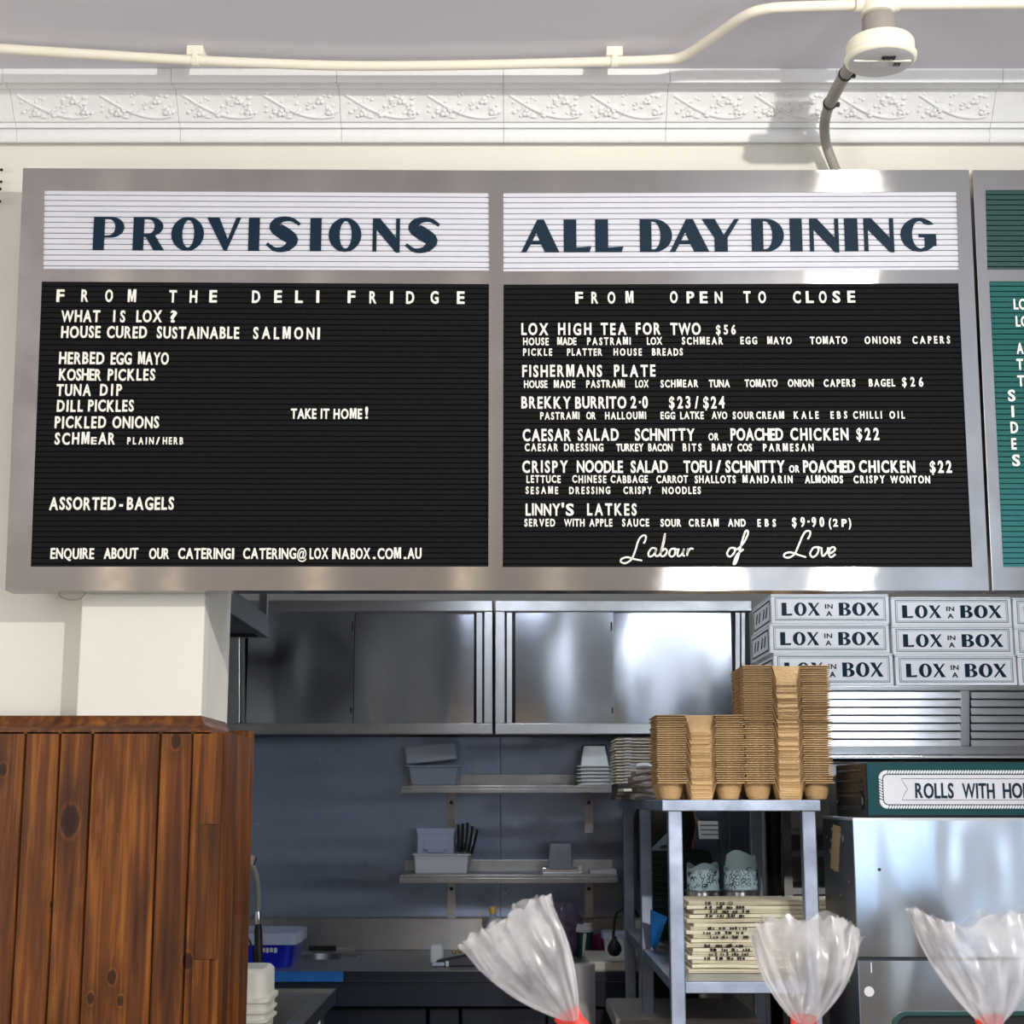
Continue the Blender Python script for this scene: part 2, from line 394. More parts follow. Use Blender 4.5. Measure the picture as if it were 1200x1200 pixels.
GL['M'] = plain_glyph([(0,0),(.155,0),(.155,.66),(.265,.04),(.375,.04),(.485,.66),(.485,0),(.64,0),(.64,1.02),(.425,1.02),(.32,.40),(.215,1.02),(0,1.02)])
GL['·'] = (lambda g: ([v + Vector((0, .42, 0)) for v in g[0]], g[1], g[2]))(GL['.'])

def word(mb, w, x0, x1, b0, b1, hpx, Y, depth=.004):
    """characters of w pegged from photo x0 to x1, baselines b0..b1, cap height hpx, on the plane at Y"""
    A = P(x0, b0, Y); B = P(x1, b1, Y); h = P(x0, b0-hpx, Y).z - A.z
    W = B.x - A.x; ws = [GL[c][2]*h for c in w]; s = 1.0
    tot = sum(ws); n = len(w)
    if n > 1:
        gap = (W - tot)/(n-1)
        mn = .04*h
        if gap < mn: s = (W - mn*(n-1))/tot; gap = mn
    else: s = W/tot if tot > W*1.15 or tot < W*.8 else 1; gap = 0
    x = 0
    for c, cw in zip(w, ws):
        g = GL[c]
        jz = random.uniform(-.02, .02)*h; rot = random.uniform(-.012, .012)
        vs = []
        for v in g[0]:
            px = v.x*h*s; pz = v.y*h + jz + rot*px
            q = x + px; t = q/W if W else 0
            vs.append(Vector((A.x+q, Y - depth*.5 - v.z*depth*.5, A.z + (B.z-A.z)*t + pz)))
        mb.add(vs, g[1]); x += cw*s + gap

# ------------------------------------------------------------------ display capitals for the headings (drawn outlines in a 0..1 box)
def arc(cx, cy, rx, ry, a0, a1, n=14): return [(cx+rx*cos(R(a0+(a1-a0)*i/n)), cy+ry*sin(R(a0+(a1-a0)*i/n))) for i in range(n+1)]
def band(pts, ws):
    # smooth centre line through pts with half-widths ws -> closed outline
    def cr(p, t):
        n = len(p)-1; f = t*n; i = min(int(f), n-1); u = f-i
        g = lambda k: p[max(0, min(n, k))]
        a, b, c, d = g(i-1), g(i), g(i+1), g(i+2)
        return .5*((2*b)+(-a+c)*u+(2*a-5*b+4*c-d)*u*u+(-a+3*b-3*c+d)*u**3)
    N = 40; V = [Vector((a, b)) for a, b in pts]; Lf = []; Rt = []
    for i in range(N+1):
        t = i/N; c = Vector((cr([v.x for v in V], t), cr([v.y for v in V], t)))
        t2 = min(1, t+.01); t1 = max(0, t-.01)
        d = Vector((cr([v.x for v in V], t2)-cr([v.x for v in V], t1), cr([v.y for v in V], t2)-cr([v.y for v in V], t1))).normalized()
        w = cr(ws, t); nrm = Vector((-d.y, d.x))
        Lf.append(tuple(c+nrm*w)); Rt.append(tuple(c-nrm*w))
    return Lf + Rt[::-1]
DISP = {
 'I': [[(0,0),(1,0),(1,1),(0,1)]],
 'P': [[(0,0),(.36,0),(.36,.37)] + arc(.58,.685,.42,.315,-90,90) + [(0,1)], [(.36,.43)] + arc(.50,.685,.21,.25,-90,90) + [(.36,.935)]],
 'R': [[(0,0),(.34,0),(.34,.40),(.40,.40),(.66,0),(1.0,0),(.70,.44)] + arc(.55,.715,.40,.285,-55,90) + [(0,1)], [(.34,.48)] + arc(.48,.715,.20,.225,-90,90) + [(.34,.94)]],
 'O': [arc(.5,.5,.5,.515,0,350,34), arc(.52,.5,.185,.42,0,350,28)],
 'V': [[(0,1),(.36,1),(.625,.34),(.86,1),(1,1),(.60,-.01),(.52,-.01)]],
 'N': [[(0,0),(.14,0),(.14,.66),(.86,-.03),(1,-.03),(1,1),(.86,1),(.86,.42),(.27,1),(0,1)]],
 'A': [[(0,0),(.135,0),(.245,.23),(.53,.23),(.62,0),(1,0),(.60,1),(.42,1)], [(.29,.33),(.49,.33),(.40,.60)]],
 'L': [[(0,0),(.94,0),(1,.16),(.46,.13),(.46,1),(0,1)]],
 'D': [[(0,0)] + arc(.46,.5,.54,.5,-90,90,20) + [(0,1)], [(.36,.07)] + arc(.42,.5,.22,.43,-90,90,16) + [(.36,.93)]],
 'Y': [[(.33,0),(.68,0),(.68,.42),(1,1),(.87,1),(.58,.52),(.35,1),(0,1),(.33,.42)]],
 'S': [band([(.97,.80),(.70,.965),(.36,.93),(.25,.73),(.50,.54),(.76,.33),(.60,.09),(.28,.04),(.02,.22)], [.045,.06,.10,.17,.20,.17,.10,.06,.045])],
 'G': [arc(.52,.5,.52,.515,38,318,28) + [(.985,.16),(.985,.52),(.50,.52),(.50,.43),(.66,.42),(.66,.14)] + arc(.54,.5,.22,.42,-68,-310,22) + [(.78,.80)]],
 'X': [[(0,0),(.15,0),(.46,.38),(.65,0),(1,0),(.60,.56),(.96,1),(.81,1),(.52,.66),(.36,1),(0,1),(.38,.47)]],
 'B': [[(0,0)] + arc(.56,.27,.44,.27,-90,70,14) + arc(.52,.76,.40,.24,-60,90,14) + [(0,1)], [(.38,.07)] + arc(.46,.27,.20,.20,-90,90,12) + [(.38,.47)], [(.38,.56)] + arc(.45,.75,.17,.18,-90,90,12) + [(.38,.93)]],
}
def display(mb, ch, x0, x1, ytop, ybot, Y, depth=.004, m=0):
    A = P(x0, ybot, Y); B = P(x1, ytop, Y)
    mb.prism(DISP[ch], lambda x, y, d: Vector((A.x+(B.x-A.x)*x, Y-d, A.z+(B.z-A.z)*y)), 0, depth, m)
# ------------------------------------------------------------------ the setting
random.seed(7)
ZC = 3.02
XO = -.603                       # the opening to the kitchen starts at the column's edge
ZB = 2.035                       # underside of the wall over the opening
struct(MB().box((-3.3,-3.7,-.1), (3.3,3.5,0)).build('floor', M['floor']))
struct(MB().box((-3.3,-3.7,ZC), (3.3,3.34,ZC+.12)).build('ceiling', M['ceiling']))
m = MB().box((-3.15,3.12,0), (XO,3.34,ZC)).box((XO,3.12,ZB), (3.15,3.34,ZC)).box((1.45,3.12,0), (3.15,3.34,ZB))
struct(m.build('wall_back', M['wall']))
xl = PXX(93, 760, 3.06)
struct(MB().box((xl,3.06,1.60), (XO,3.125,2.06)).build('wall_column', M['wall'], bevel=.003))
def holed(name, fn, u0, u1, holes, mt):
    m = MB(); z0, z1 = holes[0][2], holes[0][3]
    cuts = sorted([h[:2] for h in holes]); e = u0
    for a, b in cuts: m.box(*fn(e, a, 0, ZC)); m.box(*fn(a, b, 0, z0)); m.box(*fn(a, b, z1, ZC)); e = b
    m.box(*fn(e, u1, 0, ZC))
    return struct(m.build(name, mt))
holed('wall_right', lambda a,b,c,d: ((3.15,a,c),(3.3,b,d)), -3.7, 3.12, [(-1.75,1.95,.55,2.92)], M['wall'])
holed('wall_left', lambda a,b,c,d: ((-3.3,a,c),(-3.15,b,d)), -3.7, 3.12, [(-1.65,1.05,.65,2.82)], M['wall'])
holed('wall_front', lambda a,b,c,d: ((a,-3.6,c),(b,-3.45,d)), -3.15, 3.15, [(1.0,3.1,.3,2.9)], M['tanwall'])
for i, (fn, a, b, z0, z1) in enumerate([(lambda a,b,c,d: ((3.2,a,c),(3.25,b,d)), -1.75,1.95,.55,2.92), (lambda a,b,c,d: ((-3.25,a,c),(-3.2,b,d)), -1.65,1.05,.65,2.82),
                                        (lambda a,b,c,d: ((a,-3.55,c),(b,-3.5,d)), 1.0,3.1,.3,2.9)]):
    m = MB(); n = 3
    m.box(*fn(a, b, z0, z0+.05)); m.box(*fn(a, b, z1-.05, z1))
    for k in range(n+1):
        u = a + (b-a)*k/n; m.box(*fn(max(a, u-.03), min(b, u+.03), z0+.05, z1-.05))
    struct(m.build('window_%d' % (i+1), M['darkmetal']))  # the unseen side-wall windows are added to house the fill lights
struct(MB().box((-30,-40,-.25), (30,40,-.15)).build('ground', M['pavement']))
# kitchen behind the opening
KY, KW, KE = 6.2, -1.3, 2.3
struct(MB().box((KW-.2,3.34,-.1), (KE+.2,KY+.2,0)).build('floor_kitchen', M['floor']))
struct(MB().box((KW-.2,3.34,2.6), (KE+.2,KY+.2,2.7)).build('ceiling_kitchen', M['ceiling']))
zt = PZZ(600, 715, KY)
m = MB().box((KW,KY,0), (KE,KY+.1,2.6)); struct(m.build('wall_kitchen', M['wall']))
struct(MB().box((KW-.1,3.34,0), (KW,KY,2.6)).build('wall_kitchen_left', M['wall']))
struct(MB().box((KE,3.34,0), (KE+.1,KY,2.6)).build('wall_kitchen_right', M['wall']))
# steel sheets on the kitchen wall
m = MB(); zs0, zs1 = PZZ(600,1074,KY), PZZ(600,864,KY)
for a, b in ((KW, PXX(586,950,KY)), (PXX(587.2,950,KY), PXX(905,950,KY)), (PXX(906,950,KY), KE)): m.box((a,KY-.012,zs0), (b,KY,zs1))
struct(m.build('wall_splashback', M['backwall']))
struct(MB().box((KW+.002,KY-.03,.985), (PXX(747,1130,5.6),KY-.013,PZZ(600,1076,6.18))).build('wall_upstand', M['counter'], bevel=.002))

# cornice: moulded profile with pressed swags, joints between the lengths
prof = [(y, Y) for y, Y in ((168,3.119),(166.5,3.098),(161,3.092),(154,3.092),(150.5,3.098),(149.5,3.086),(144,3.083),(142.5,3.075),(130,3.062),(112,3.042),(104.5,3.032),(103.5,3.018),(99,3.012),(97.5,2.994),(96.5,2.988),(84,2.985))]
pr = [(Y, PZZ(600,y,Y)) for y, Y in prof] + [(2.985, ZC-.001)]
m = MB(); xs = [-3.15]
jx = [PXX(x, 130, 3.05) for x in (13, 207, 398, 590, 782, 974, 1166)]
n = len(pr)
ends = [-3.15] + jx + [3.15]
for a, b in zip(ends[:-1], ends[1:]):
    a += .0004; b -= .0004; vs = []; fs = []
    for x in (a, b): vs += [(x, Y, z) for Y, z in pr] + [(x, 3.12, ZC-.001)]
    k = n+1
    for i in range(n): fs.append((i, i+1, k+i+1, k+i))
    fs += [tuple(range(k)), tuple(range(k, 2*k))[::-1]]
    m.add(vs, fs)
    # pressed relief on the frieze: two swags with berries and leaves
    def fz(u, v):   # u 0..1 along, v 0..1 up the frieze -> point
        x = a + (b-a)*u; Y = 3.071 + (3.036-3.071)*v; z = PZZ(600,141,3.073) + (PZZ(600,106,3.034)-PZZ(600,141,3.073))*v
        return Vector((x, Y, z))
    if b - a < .5:
        for u0 in (.04, .54):
            sw = [fz(u0+.42*t, .85-.78*sin(pi*t*.62)) for t in [i/12 for i in range(13)]]
            m.tube(sw, .0028, 6)
            rnd = random.Random(int(u0*100))
            for q in range(26):
                u = u0 + rnd.random()*.44; v = rnd.uniform(.08, .92); r = rnd.uniform(.0022, .0046)
                m.sphere(fz(u, v), r, 6, sc=(1.3, .8, 1))
            for cu, cv in ((.10,.2),(.34,.62),(.40,.24)):
                for w in range(3): m.sphere(fz(u0+cu+.012*(w-1), cv+(.12 if w == 1 else 0)), .0052, 8)
            for q in range(7):
                c = fz(u0 + .05+.055*q, .35+.3*sin(q*2.1)); m.tube([c, c+Vector((.012*cos(q*1.3), -.004, .011*sin(q*1.3+.6)))], [.003,.0008], 5)
struct(m.build('trim_1', M['cornice'], smooth=True))

# timber wainscot with its cove cap
YW = 3.012; xc = PXX(258, 1000, YW); ztop = PZZ(300, 858, YW); zcap = PZZ(300, 838.5, 3.055)
m = MB(); gx = [-760,-640,-560,-470,-380,-290,-200,-120,-50,22.5,63.5,102,182.5,220.5,258]
for k, (a, b) in enumerate(zip(gx[:-1], gx[1:])):
    A, B = PXX(a, 1000, YW), PXX(b, 1000, YW)
    t = [.2,.7,.4,.6,.3,.8,.5,.4,.6,.55,.45,.55,.40,.70,.5][k]; g = .0028
    m.hexa([(A,YW+.006,0),(B,YW+.006,0),(B,3.12,0),(A,3.12,0),(A,YW+.006,ztop),(B,YW+.006,ztop),(B,3.12,ztop),(A,3.12,ztop)], 0, .1)
    vs = [(A+.0009,YW+.006,0),(A+g,YW,0),(B-g,YW,0),(B-.0009,YW+.006,0)]
    m.add([Vector(v) for v in vs] + [Vector((v[0],v[1],ztop)) for v in vs], [(0,1,5,4),(1,2,6,5),(2,3,7,6)], 0, t)
# narrow infill boards near the corner and the return on the side
a, b = PXX(233.5,1000,YW), PXX(257.5,1000,YW); c = PXX(250,1000,YW)
zz = [PZZ(240,y,YW) for y in (860,966,1124)] + [0]
for k, (z1, z0) in enumerate(zip(zz[:-1], zz[1:])):
    m.box((a-(.004 if k == 2 else 0), YW-.005-.002*(k == 2), z0+.0005), (b if k < 2 else c, YW+.001, z1-.0005), 0, (.35,.42,.75)[k])
xs = xc + .004
m.box((xc-.008,YW-.001,0), (xs,YW+.14,ztop), 0, .78)
m.box((xc-.008,YW+.1405,0), (xs,3.33,ztop), 0, .66)
pan = struct(m.build('trim_2', M['wood']))
m = MB()
cp = [(.0,zcap),(.004,zcap-.003),(.010,zcap-.012),(.022,zcap-.022),(.040,zcap-.028),(.046,zcap-.032),(.046,ztop-.003),(-.01,ztop-.003)]
Yf = 3.058; kk = len(cp)
vs = [(-3.14, Yf-o, z) for o, z in cp] + [(XO+o*.62, Yf-o, z) for o, z in cp] + [(XO+o*.62, 3.32, z) for o, z in cp]
fs = [(s*kk+i, s*kk+(i+1)%kk, (s+1)*kk+(i+1)%kk, (s+1)*kk+i) for s in (0,1) for i in range(kk)]
m.add(vs, fs, 0, .42)
struct(m.build('trim_3', M['wood'], smooth=True))
a = P(287.5,870,3.335)
struct(MB().box((XO+.002,3.30,0), (PXX(297.5,900,3.345),3.345,PZZ(292,857,3.34)), 0, .62).box((XO,3.262,0), (PXX(286,900,3.3)+.006,3.285,PZZ(292,858,3.3)), 0, .2).build('trim_4', M['wood'], bevel=.003))

# ------------------------------------------------------------------ the menu boards
YS = 3.0
def quad_pt(q, u, v):     # q = TL, TR, BR, BL photo points; u right, v down
    t = (q[0][0]+(q[1][0]-q[0][0])*u, q[0][1]+(q[1][1]-q[0][1])*u); b = (q[3][0]+(q[2][0]-q[3][0])*u, q[3][1]+(q[2][1]-q[3][1])*u)
    return (t[0]+(b[0]-t[0])*v, t[1]+(b[1]-t[1])*v)
def plane_loop(q): return [(P(x, y, YS).x, P(x, y, YS).z) for x, y in q]
def frame(name, outer, holes, parent, D=.05):
    m = MB(); m.prism([plane_loop(outer)] + [plane_loop(h) for h in holes], lambda x, y, d: Vector((x, YS+d, y)), 0, D)
    o = m.build(name, M['sign'], parent, bevel=.0015); return o
def ribbed(name, q, pitch, mt, parent, Y0=.003, dep=.0045, gap=.14):
    m = MB(); h = q[3][1]-q[0][1]; n = max(2, round(h/pitch)); e = .004
    A = [P(*quad_pt(q,0,i/n), YS) for i in range(n+1)]; B = [P(*quad_pt(q,1,i/n), YS) for i in range(n+1)]
    for i in range(n):
        a0, a1, b0, b1 = A[i], A[i+1], B[i], B[i+1]; dz = a0.z-a1.z
        def pt(p, z, d): return Vector((p.x, YS+Y0+d, z))
        L = [pt(a0, a0.z, dep), pt(a0, a0.z-dz*gap, dep), pt(a0, a0.z-dz*(gap+.04), 0), pt(a1, a1.z+dz*.04, 0), pt(a1, a1.z, dep)]
        Rr = [pt(b0, b0.z, dep), pt(b0, b0.z-dz*gap, dep), pt(b0, b0.z-dz*(gap+.04), 0), pt(b1, b1.z+dz*.04, 0), pt(b1, b1.z, dep)]
        m.add(L+Rr, [(k, k+1, 5+k+1, 5+k) for k in range(4)])
    return m.build(name, mt, parent)
def board_root(label, x0, x1):
    c = P((x0+x1)/2, 692, YS); return thing('menu_board', (c.x, YS+.05, c.z), label, 'menu board')
mb1 = board_root('wide steel-framed menu board with two black letter panels headed PROVISIONS and ALL DAY DINING', 6, 1159)
TL = [(52,223),(573,226),(573.5,317),(50.5,315)]; TR = [(590,226),(1121,224.5),(1124,316),(590,318)]
BL = [(49,330),(573,333),(572.5,664),(36,664)]; BR = [(590,333.5),(1123,332),(1139.5,664.5),(589,664.5)]
frame('frame', [(27,197),(580,199.7),(1135.5,199),(1159,692),(6,692)], [TL,TR,BR,BL], mb1)['label'] = 'brushed steel frame'
def grow(q, e=2): return [(q[0][0]-e,q[0][1]-e),(q[1][0]+e,q[1][1]-e),(q[2][0]+e,q[2][1]+e),(q[3][0]-e,q[3][1]+e)]
hp1 = ribbed('heading_panel', grow(TL), 6.2, M['white_board'], mb1); hp1['label'] = 'white ribbed panel reading PROVISIONS'
hp2 = ribbed('heading_panel', grow(TR), 6.2, M['white_board'], mb1); hp2['label'] = 'white ribbed panel reading ALL DAY DINING'
lb1 = ribbed('letter_panel', grow(BL), 6.3, M['felt'], mb1); lb1['label'] = 'black letter panel listing deli provisions'
lb2 = ribbed('letter_panel', grow(BR), 6.3, M['felt'], mb1); lb2['label'] = 'black letter panel listing all day dishes'
YL = YS + .0055
for ch, a, b in zip('PROVISIONS', (109,155.7,200.5,242,291,312,363.3,385,436.7,475), (146.7,194,240,283,305,353,377.3,424,469,516)):
    m = MB(); t = (a-109)/400; display(m, ch, a, b, 255+2.3*t, 293.2+2.8*t, YL); m.build('heading_letter', M['navy'], hp1)
for ch, a, b in zip('ALLDAYDINING', (611,660.7,697.7,750,785,823,881,926,949,990,1012.7,1055.7), (655,692.5,730,787,830,865.7,917.7,939,981.7,1004,1046,1096)):
    m = MB(); t = max(0, (a-611)/470); display(m, ch, a, b, 258.3-1.8*t, 295.8-.8*t, YL); m.build('heading_letter', M['navy'], hp2)
def line(parent, h, bL, bR, xL, xR, words):
    m = MB(); last = None; o = None; wide = all(len(w[0]) == 1 for w in words)
    for w in words:
        t, x0, x1 = w[:3]
        if last is not None and x0-last > (34 if wide else .9*h): o = m.build('menu_lettering', M['letter'], parent); m = MB()
        last = x1; hh = w[3] if len(w) > 3 else h
        f = lambda x: bL + (bR-bL)*(x-xL)/(xR-xL)
        if t in ('-', '/', '.', '·', '(', ')'): word(m, t, x0, x1, f(x0), f(x1), hh, YL)
        else: word(m, t, x0, x1, f(x0), f(x1), hh, YL)
    return m.build('menu_lettering', M['letter'], parent)
def spaced(s, xs, w=6.5): return [(c, x-(w/2 if c != 'I' else 1.7), x+(w/2 if c != 'I' else 1.7)) for c, x in zip(s, xs)]
L1 = lambda *a: line(lb1, a[0], a[1], a[2], 60, 560, a[3])
L1(14.5, 353.7, 356.3, spaced('FROMTHEDELIFRIDGE', (71,100,128,154.5,203,227,250,300,326,350.5,372.5,412,437.5,459,480.5,509,540), 9))
L1(14, 377.5, 379.5, [('WHAT',72,117.5),('IS',133,147),('LOX',160,190),('?',199.5,207.5)])
L1(14, 396, 399, [('HOUSE',72,118),('CURED',125.5,172.5),('SUSTAINABLE',184,280.5),('SALMON',297,368.5),('I',372,375)])
L1(14.3, 427, 428, [('HERBED',69.5,122.5),('EGG',130,154.5),('MAYO',162,198)])
L1(13.8, 446, 447, [('KOSHER',69.5,119),('PICKLES',126.5,182)])
L1(13.8, 464, 465, [('TUNA',66.5,107),('DIP',117.5,143)])
L1(13.8, 482.5, 483, [('DILL',67,97.5),('PICKLES',103.5,157)])
L1(14, 502, 502, [('PICKLED',64.5,124.5),('ONIONS',132,186.5)])
L1(14, 521, 521, [('SCHM',64.5,105),('E',107,113.5,8.5),('AR',115.5,135),('PLAIN',149.5,180.5,8.5),('/',183,187.5,8.5),('HERB',191,215,8.5)])
L1(15, 597.5, 597.5, [('ASSORTED',58,136),('-',140,145),('BAGELS',149,204)])
L1(12.8, 655, 655, [('ENQUIRE',59.5,110.5),('ABOUT',122,162),('OUR',175,198.5),('CATERING',209,270.5),('I',272,274.5),('CATERING@',285,359.5),('LOX',363,385),('IN',389.5,399),('A',400.5,409),('BOX',411,434),('.',437,440.5),('COM',442.5,470),('.',473,476.5),('AU',477.5,494)])
L1(12, 491, 491, [('TAKE',341,371),('IT',376,386),('HOME',391,424.5),('!',428,431.5,14)])
L2 = lambda *a: line(lb2, a[0], a[1], a[2], 610, 1115, a[3])
L2(13.8, 356.2, 354.5, spaced('FROMOPENTOCLOSE', (678.7,697.5,716.5,737.5,789.5,809,824.5,842,875.6,893,933.7,948.7,964,980,997.4), 9))
L2(14, 393, 391.5, [('LOX',611,642.5),('HIGH',654,693),('TEA',704,734),('FOR',745,774),('TWO',785.5,821),('$56',839,862,11.3)])
L2(8.8, 405, 403, [('HOUSE',613,643),('MADE',653,675.5),('PASTRAMI',688,739),('LOX',758,776),('SCHMEAR',799,847),('EGG',867.5,887),('MAYO',899,927.5),('TOMATO',949,992.5),('ONIONS',1013,1055),('CAPERS',1069,1113)])
L2(8.5, 417.3, 416.5, [('PICKLE',613,647),('PLATTER',664.5,705.5),('HOUSE',719,752),('BREADS',764,800)])
L2(14, 442, 441, [('FISHERMANS',612,705.5),('PLATE',719.5,768)])
L2(8.8, 455, 453, [('HOUSE',614,641.5),('MADE',649,674),('PASTRAMI',687,732),('LOX',744.5,760),('SCHMEAR',774,818),('TUNA',830.5,855),('TOMATO',872.5,911),('ONION',923,953),('CAPERS',965,1002),('BAGEL',1018,1048.5),('$26',1057,1081.5,11)])
L2(14, 479, 478, [('BREKKY',611,669),('BURRITO',674,734),('2',739,746.5),('·',748.5,751),('0',752.5,760.5),('$23',784,809),('/',814,819),('$24',824,849)])
L2(8.7, 492, 490.5, [('PASTRAMI',633,679),('OR',687,698),('HALLOUMI',709,757),('EGG',774,791),('LATKE',797,824.5),('AVO',834,852),('SOUR',858.5,883.5),('CREAM',886,918.5),('KALE',930,959),('EBS',973,992.5),('CHILLI',999.5,1033),('OIL',1042,1060)])
L2(14.2, 517, 515.5, [('CAESAR',612.5,669),('SALAD',677,725),('SCHNITTY',744,814),('OR',830,842,8.5),('POACHED',856,917.5),('CHICKEN',926,994),('$22',1003.5,1030)])
L2(8.9, 529, 529, [('CAESAR',615,654),('DRESSING',661,707),('TURKEY',722,754),('BACON',759.5,788),('BITS',800,822),('BABY',834,858),('COS',864,881),('PARMESAN',894,953)])
L2(14.2, 554, 554, [('CRISPY',612,665.5),('NOODLE',676,730),('SALAD',739,782.5),('TOFU',801,834),('/',838.5,845),('SCHNITTY',850,919.5),('OR',924.5,936.5,8.5),('POACHED',941,1001.5),('CHICKEN',1006.5,1072),('$22',1089.5,1115)])
L2(8.9, 566, 566.5, [('LETTUCE',617,657),('CHINESE',670.5,710.5),('CABBAGE',715.5,759),('CARROT',769,806),('SHALLOTS',814,862),('MANDARIN',870,928.5),('ALMONDS',943,987.5),('CRISPY',1000,1036.5),('WONTON',1043,1089.5)])
L2(8.5, 579, 579, [('SESAME',616,654),('DRESSING',667,715),('CRISPY',730.5,764),('NOODLES',776,821)])
L2(14, 604, 604, [('LINNY',616,656.5),("'",658,661),('S',663,672.5),('LATKES',688,746)])
L2(9, 617, 617.5, [('SERVED',614.5,650.5),('WITH',661,685),('APPLE',690.5,717.5),('SAUCE',729,760.5),('SOUR',774,798),('CREAM',807,842),('AND',853,873.5),('EBS',887.5,909),('$9',928,943,11.3),('·',946,948.5,11.3),('90',951,965.5,11.3),('(',971,974,10),('2',976,981.5),('P',986,992),(')',994,997.5,10)])
SCR1 = [[(690,628),(655,622),(620,612),(594,620),(590,634),(612,640),(640,622),(658,580),(672,535),(690,512),(706,512),(706,530),(697,548)],
 [(754,572),(736,570),(720,590),(722,608),(738,606),(752,588),(757,570),(750,598),(760,608),(774,598)],
 [(774,598),(790,550),(797,500),(788,545),(776,598),(786,608),(800,600),(806,582),(797,573),(783,584)],
 [(838,572),(822,578),(817,600),(828,610),(842,600),(845,580),(838,572),(856,577)],
 [(862,572),(855,600),(862,608),(878,596),(886,572),(880,600),(890,607)],[(900,606),(906,572),(903,590),(916,572),(930,575)],
 [(1118,568),(1100,572),(1088,595),(1098,610),(1115,600),(1125,580),(1118,568),(1136,577)],
 [(1136,577),(1165,545),(1185,505),(1183,487),(1172,495),(1155,550),(1140,610),(1128,640),(1119,645),(1122,630),(1135,600),(1165,575)]]
SCR2 = [[(298,540),(270,532),(235,520),(212,525),(207,537),(225,542),(250,528),(268,490),(285,450),(300,432),(315,434),(314,450),(305,466)],
 [(345,498),(328,502),(315,525),(325,540),(342,530),(350,510),(345,498),(361,503)],[(362,500),(366,536),(384,520),(390,500)],[(398,525),(418,510),(412,498),(398,505),(392,528),(402,540),(420,528)]]
def smooth_pts(p, n=5):
    out = []
    for i in range(len(p)-1):
        a, b, c, d = p[max(0,i-1)], p[i], p[i+1], p[min(len(p)-1,i+2)]
        for k in range(n):
            u = k/n; out.append(tuple(.5*((2*b[j])+(-a[j]+c[j])*u+(2*a[j]-5*b[j]+4*c[j]-d[j])*u*u+(-a[j]+3*b[j]-3*c[j]+d[j])*u**3) for j in range(len(p[0]))))
    return out + [p[-1]]
m = MB()
for S, sc, ox, oy in ((SCR1,.25,580,500),(SCR2,.28333,860,500)):
    for i_, st in enumerate(S):
        if (S is SCR1 and i_ == 6) or (S is SCR2 and i_ == 0): m.build('script_lettering', M['letter'], lb2)['label'] = 'cursive white word'; m = MB()
        m.tube([P(ox+x*sc, oy+y*sc, YL-.002) for x, y in smooth_pts(st, 4)], .0021, 6)
m.build('script_lettering', M['letter'], lb2)['label'] = 'cursive white word'
m = MB(); m.tube([P(x, y, 3.04) for x, y in smooth_pts([(66,688),(70,698),(78,702),(88,703),(96,700),(104,690)], 4)], .0012, 6); m.build('hanging_wire', M['conduit'], mb1)

mb2 = board_root('steel-framed menu board with deep green panels, cut off by the picture edge', 1141, 1640)
G1 = [(1155,223),(1690,223),(1700,316),(1157,315.5)]; G2 = [(1159.5,330),(1705,331),(1725,664),(1176,664)]
frame('frame', [(1139.5,199),(1715,199),(1745,692),(1163,692.5)], [G1,G2], mb2)
g1 = ribbed('heading_panel', grow(G1), 6.2, M['dgreen'], mb2); g2 = ribbed('letter_panel', grow(G2), 6.3, M['green_felt'], mb2)
for w, x0, x1, b, h in (('LOX',1187.5,1213,363,12.5),('LOX',1190,1215,383,12.5),('A',1191,1199,415,13),('T',1191,1199.5,433.5,13),('T',1192,1200,453,13),('S',1181,1189.5,470.5,13.5),('I',1185,1188,489,13.5),('D',1184,1192.5,508,13.5),('E',1185,1192,527,13.5),('S',1186,1195,546,13.5)):
    m = MB(); word(m, w, x0, x1, b, b, h, YL); m.build('menu_lettering', M['letter'], g2)

# ------------------------------------------------------------------ pipe, smoke detector, conduit, bracket
zp = ZC - .028
pp = [PZ(x, y, zp) for x, y in smooth_pts([(-160,46),(0,57),(130,65),(235,71),(400,77),(560,76),(720,72),(775,70),(800,66),(835,44),(870,20),(895,11),(930,8),(1005,6)], 5)]
pr2 = [PZ(x, y, zp) for x, y in ((1050,5.5),(1120,5),(1300,4))]
pt = thing('ceiling_pipe', (pp[0].x, pp[0].y, zp), 'cream painted pipe running below the ceiling above the cornice', 'pipe')
mp = MB().tube(pp, .0098, 14).tube(pr2, .0098, 14); mp.build('pipe', M['pipe'], pt, smooth=True)
tee = PZ(1028, 5, zp)
m = MB().tube([tee+Vector((-.040,0,0)), tee+Vector((.040,0,0))], .0145, 16).lathe([(.026,-.022),(.030,-.02),(.030,.012),(.026,.026)], tee, 24)
m.build('tee_fitting', M['pipe'], pt, smooth=True)
for x, y in ((229,71),(720,72)):
    c = PZ(x, y, zp); m = MB().box(c+Vector((-.016,-.012,.008)), c+Vector((.016,.03,.0275))).tube([c+Vector((-.007,0,0)), c+Vector((.007,0,0))], .0122, 14)
    m.box(c+Vector((-.005,-.013,-.002)), c+Vector((.005,-.010,.012)))
    m.build('pipe_clip', M['pipe'], pt, bevel=.002)
dc = Vector((tee.x+.003, tee.y+.005, PZZ(1030.5, 73, tee.y+.005)))
det = thing('smoke_detector', dc, 'round ivory smoke detector hanging from the white pipe tee', 'smoke detector')
MB().lathe([(.030,.040),(.031,.044),(.031,.085),(.030,.087)], dc, 28).build('stem', M['conduit'], det, smooth=True)
MB().lathe([(.0605,.012),(.062,.014),(.062,.034),(.058,.040),(.02,.042)], dc, 40).build('base', M['detector'], det, smooth=True)
MB().lathe([(.052,-.002),(.060,.000),(.0645,.004),(.0655,.010),(.063,.014)], dc, 40).build('rim', M['detector'], det, smooth=True)
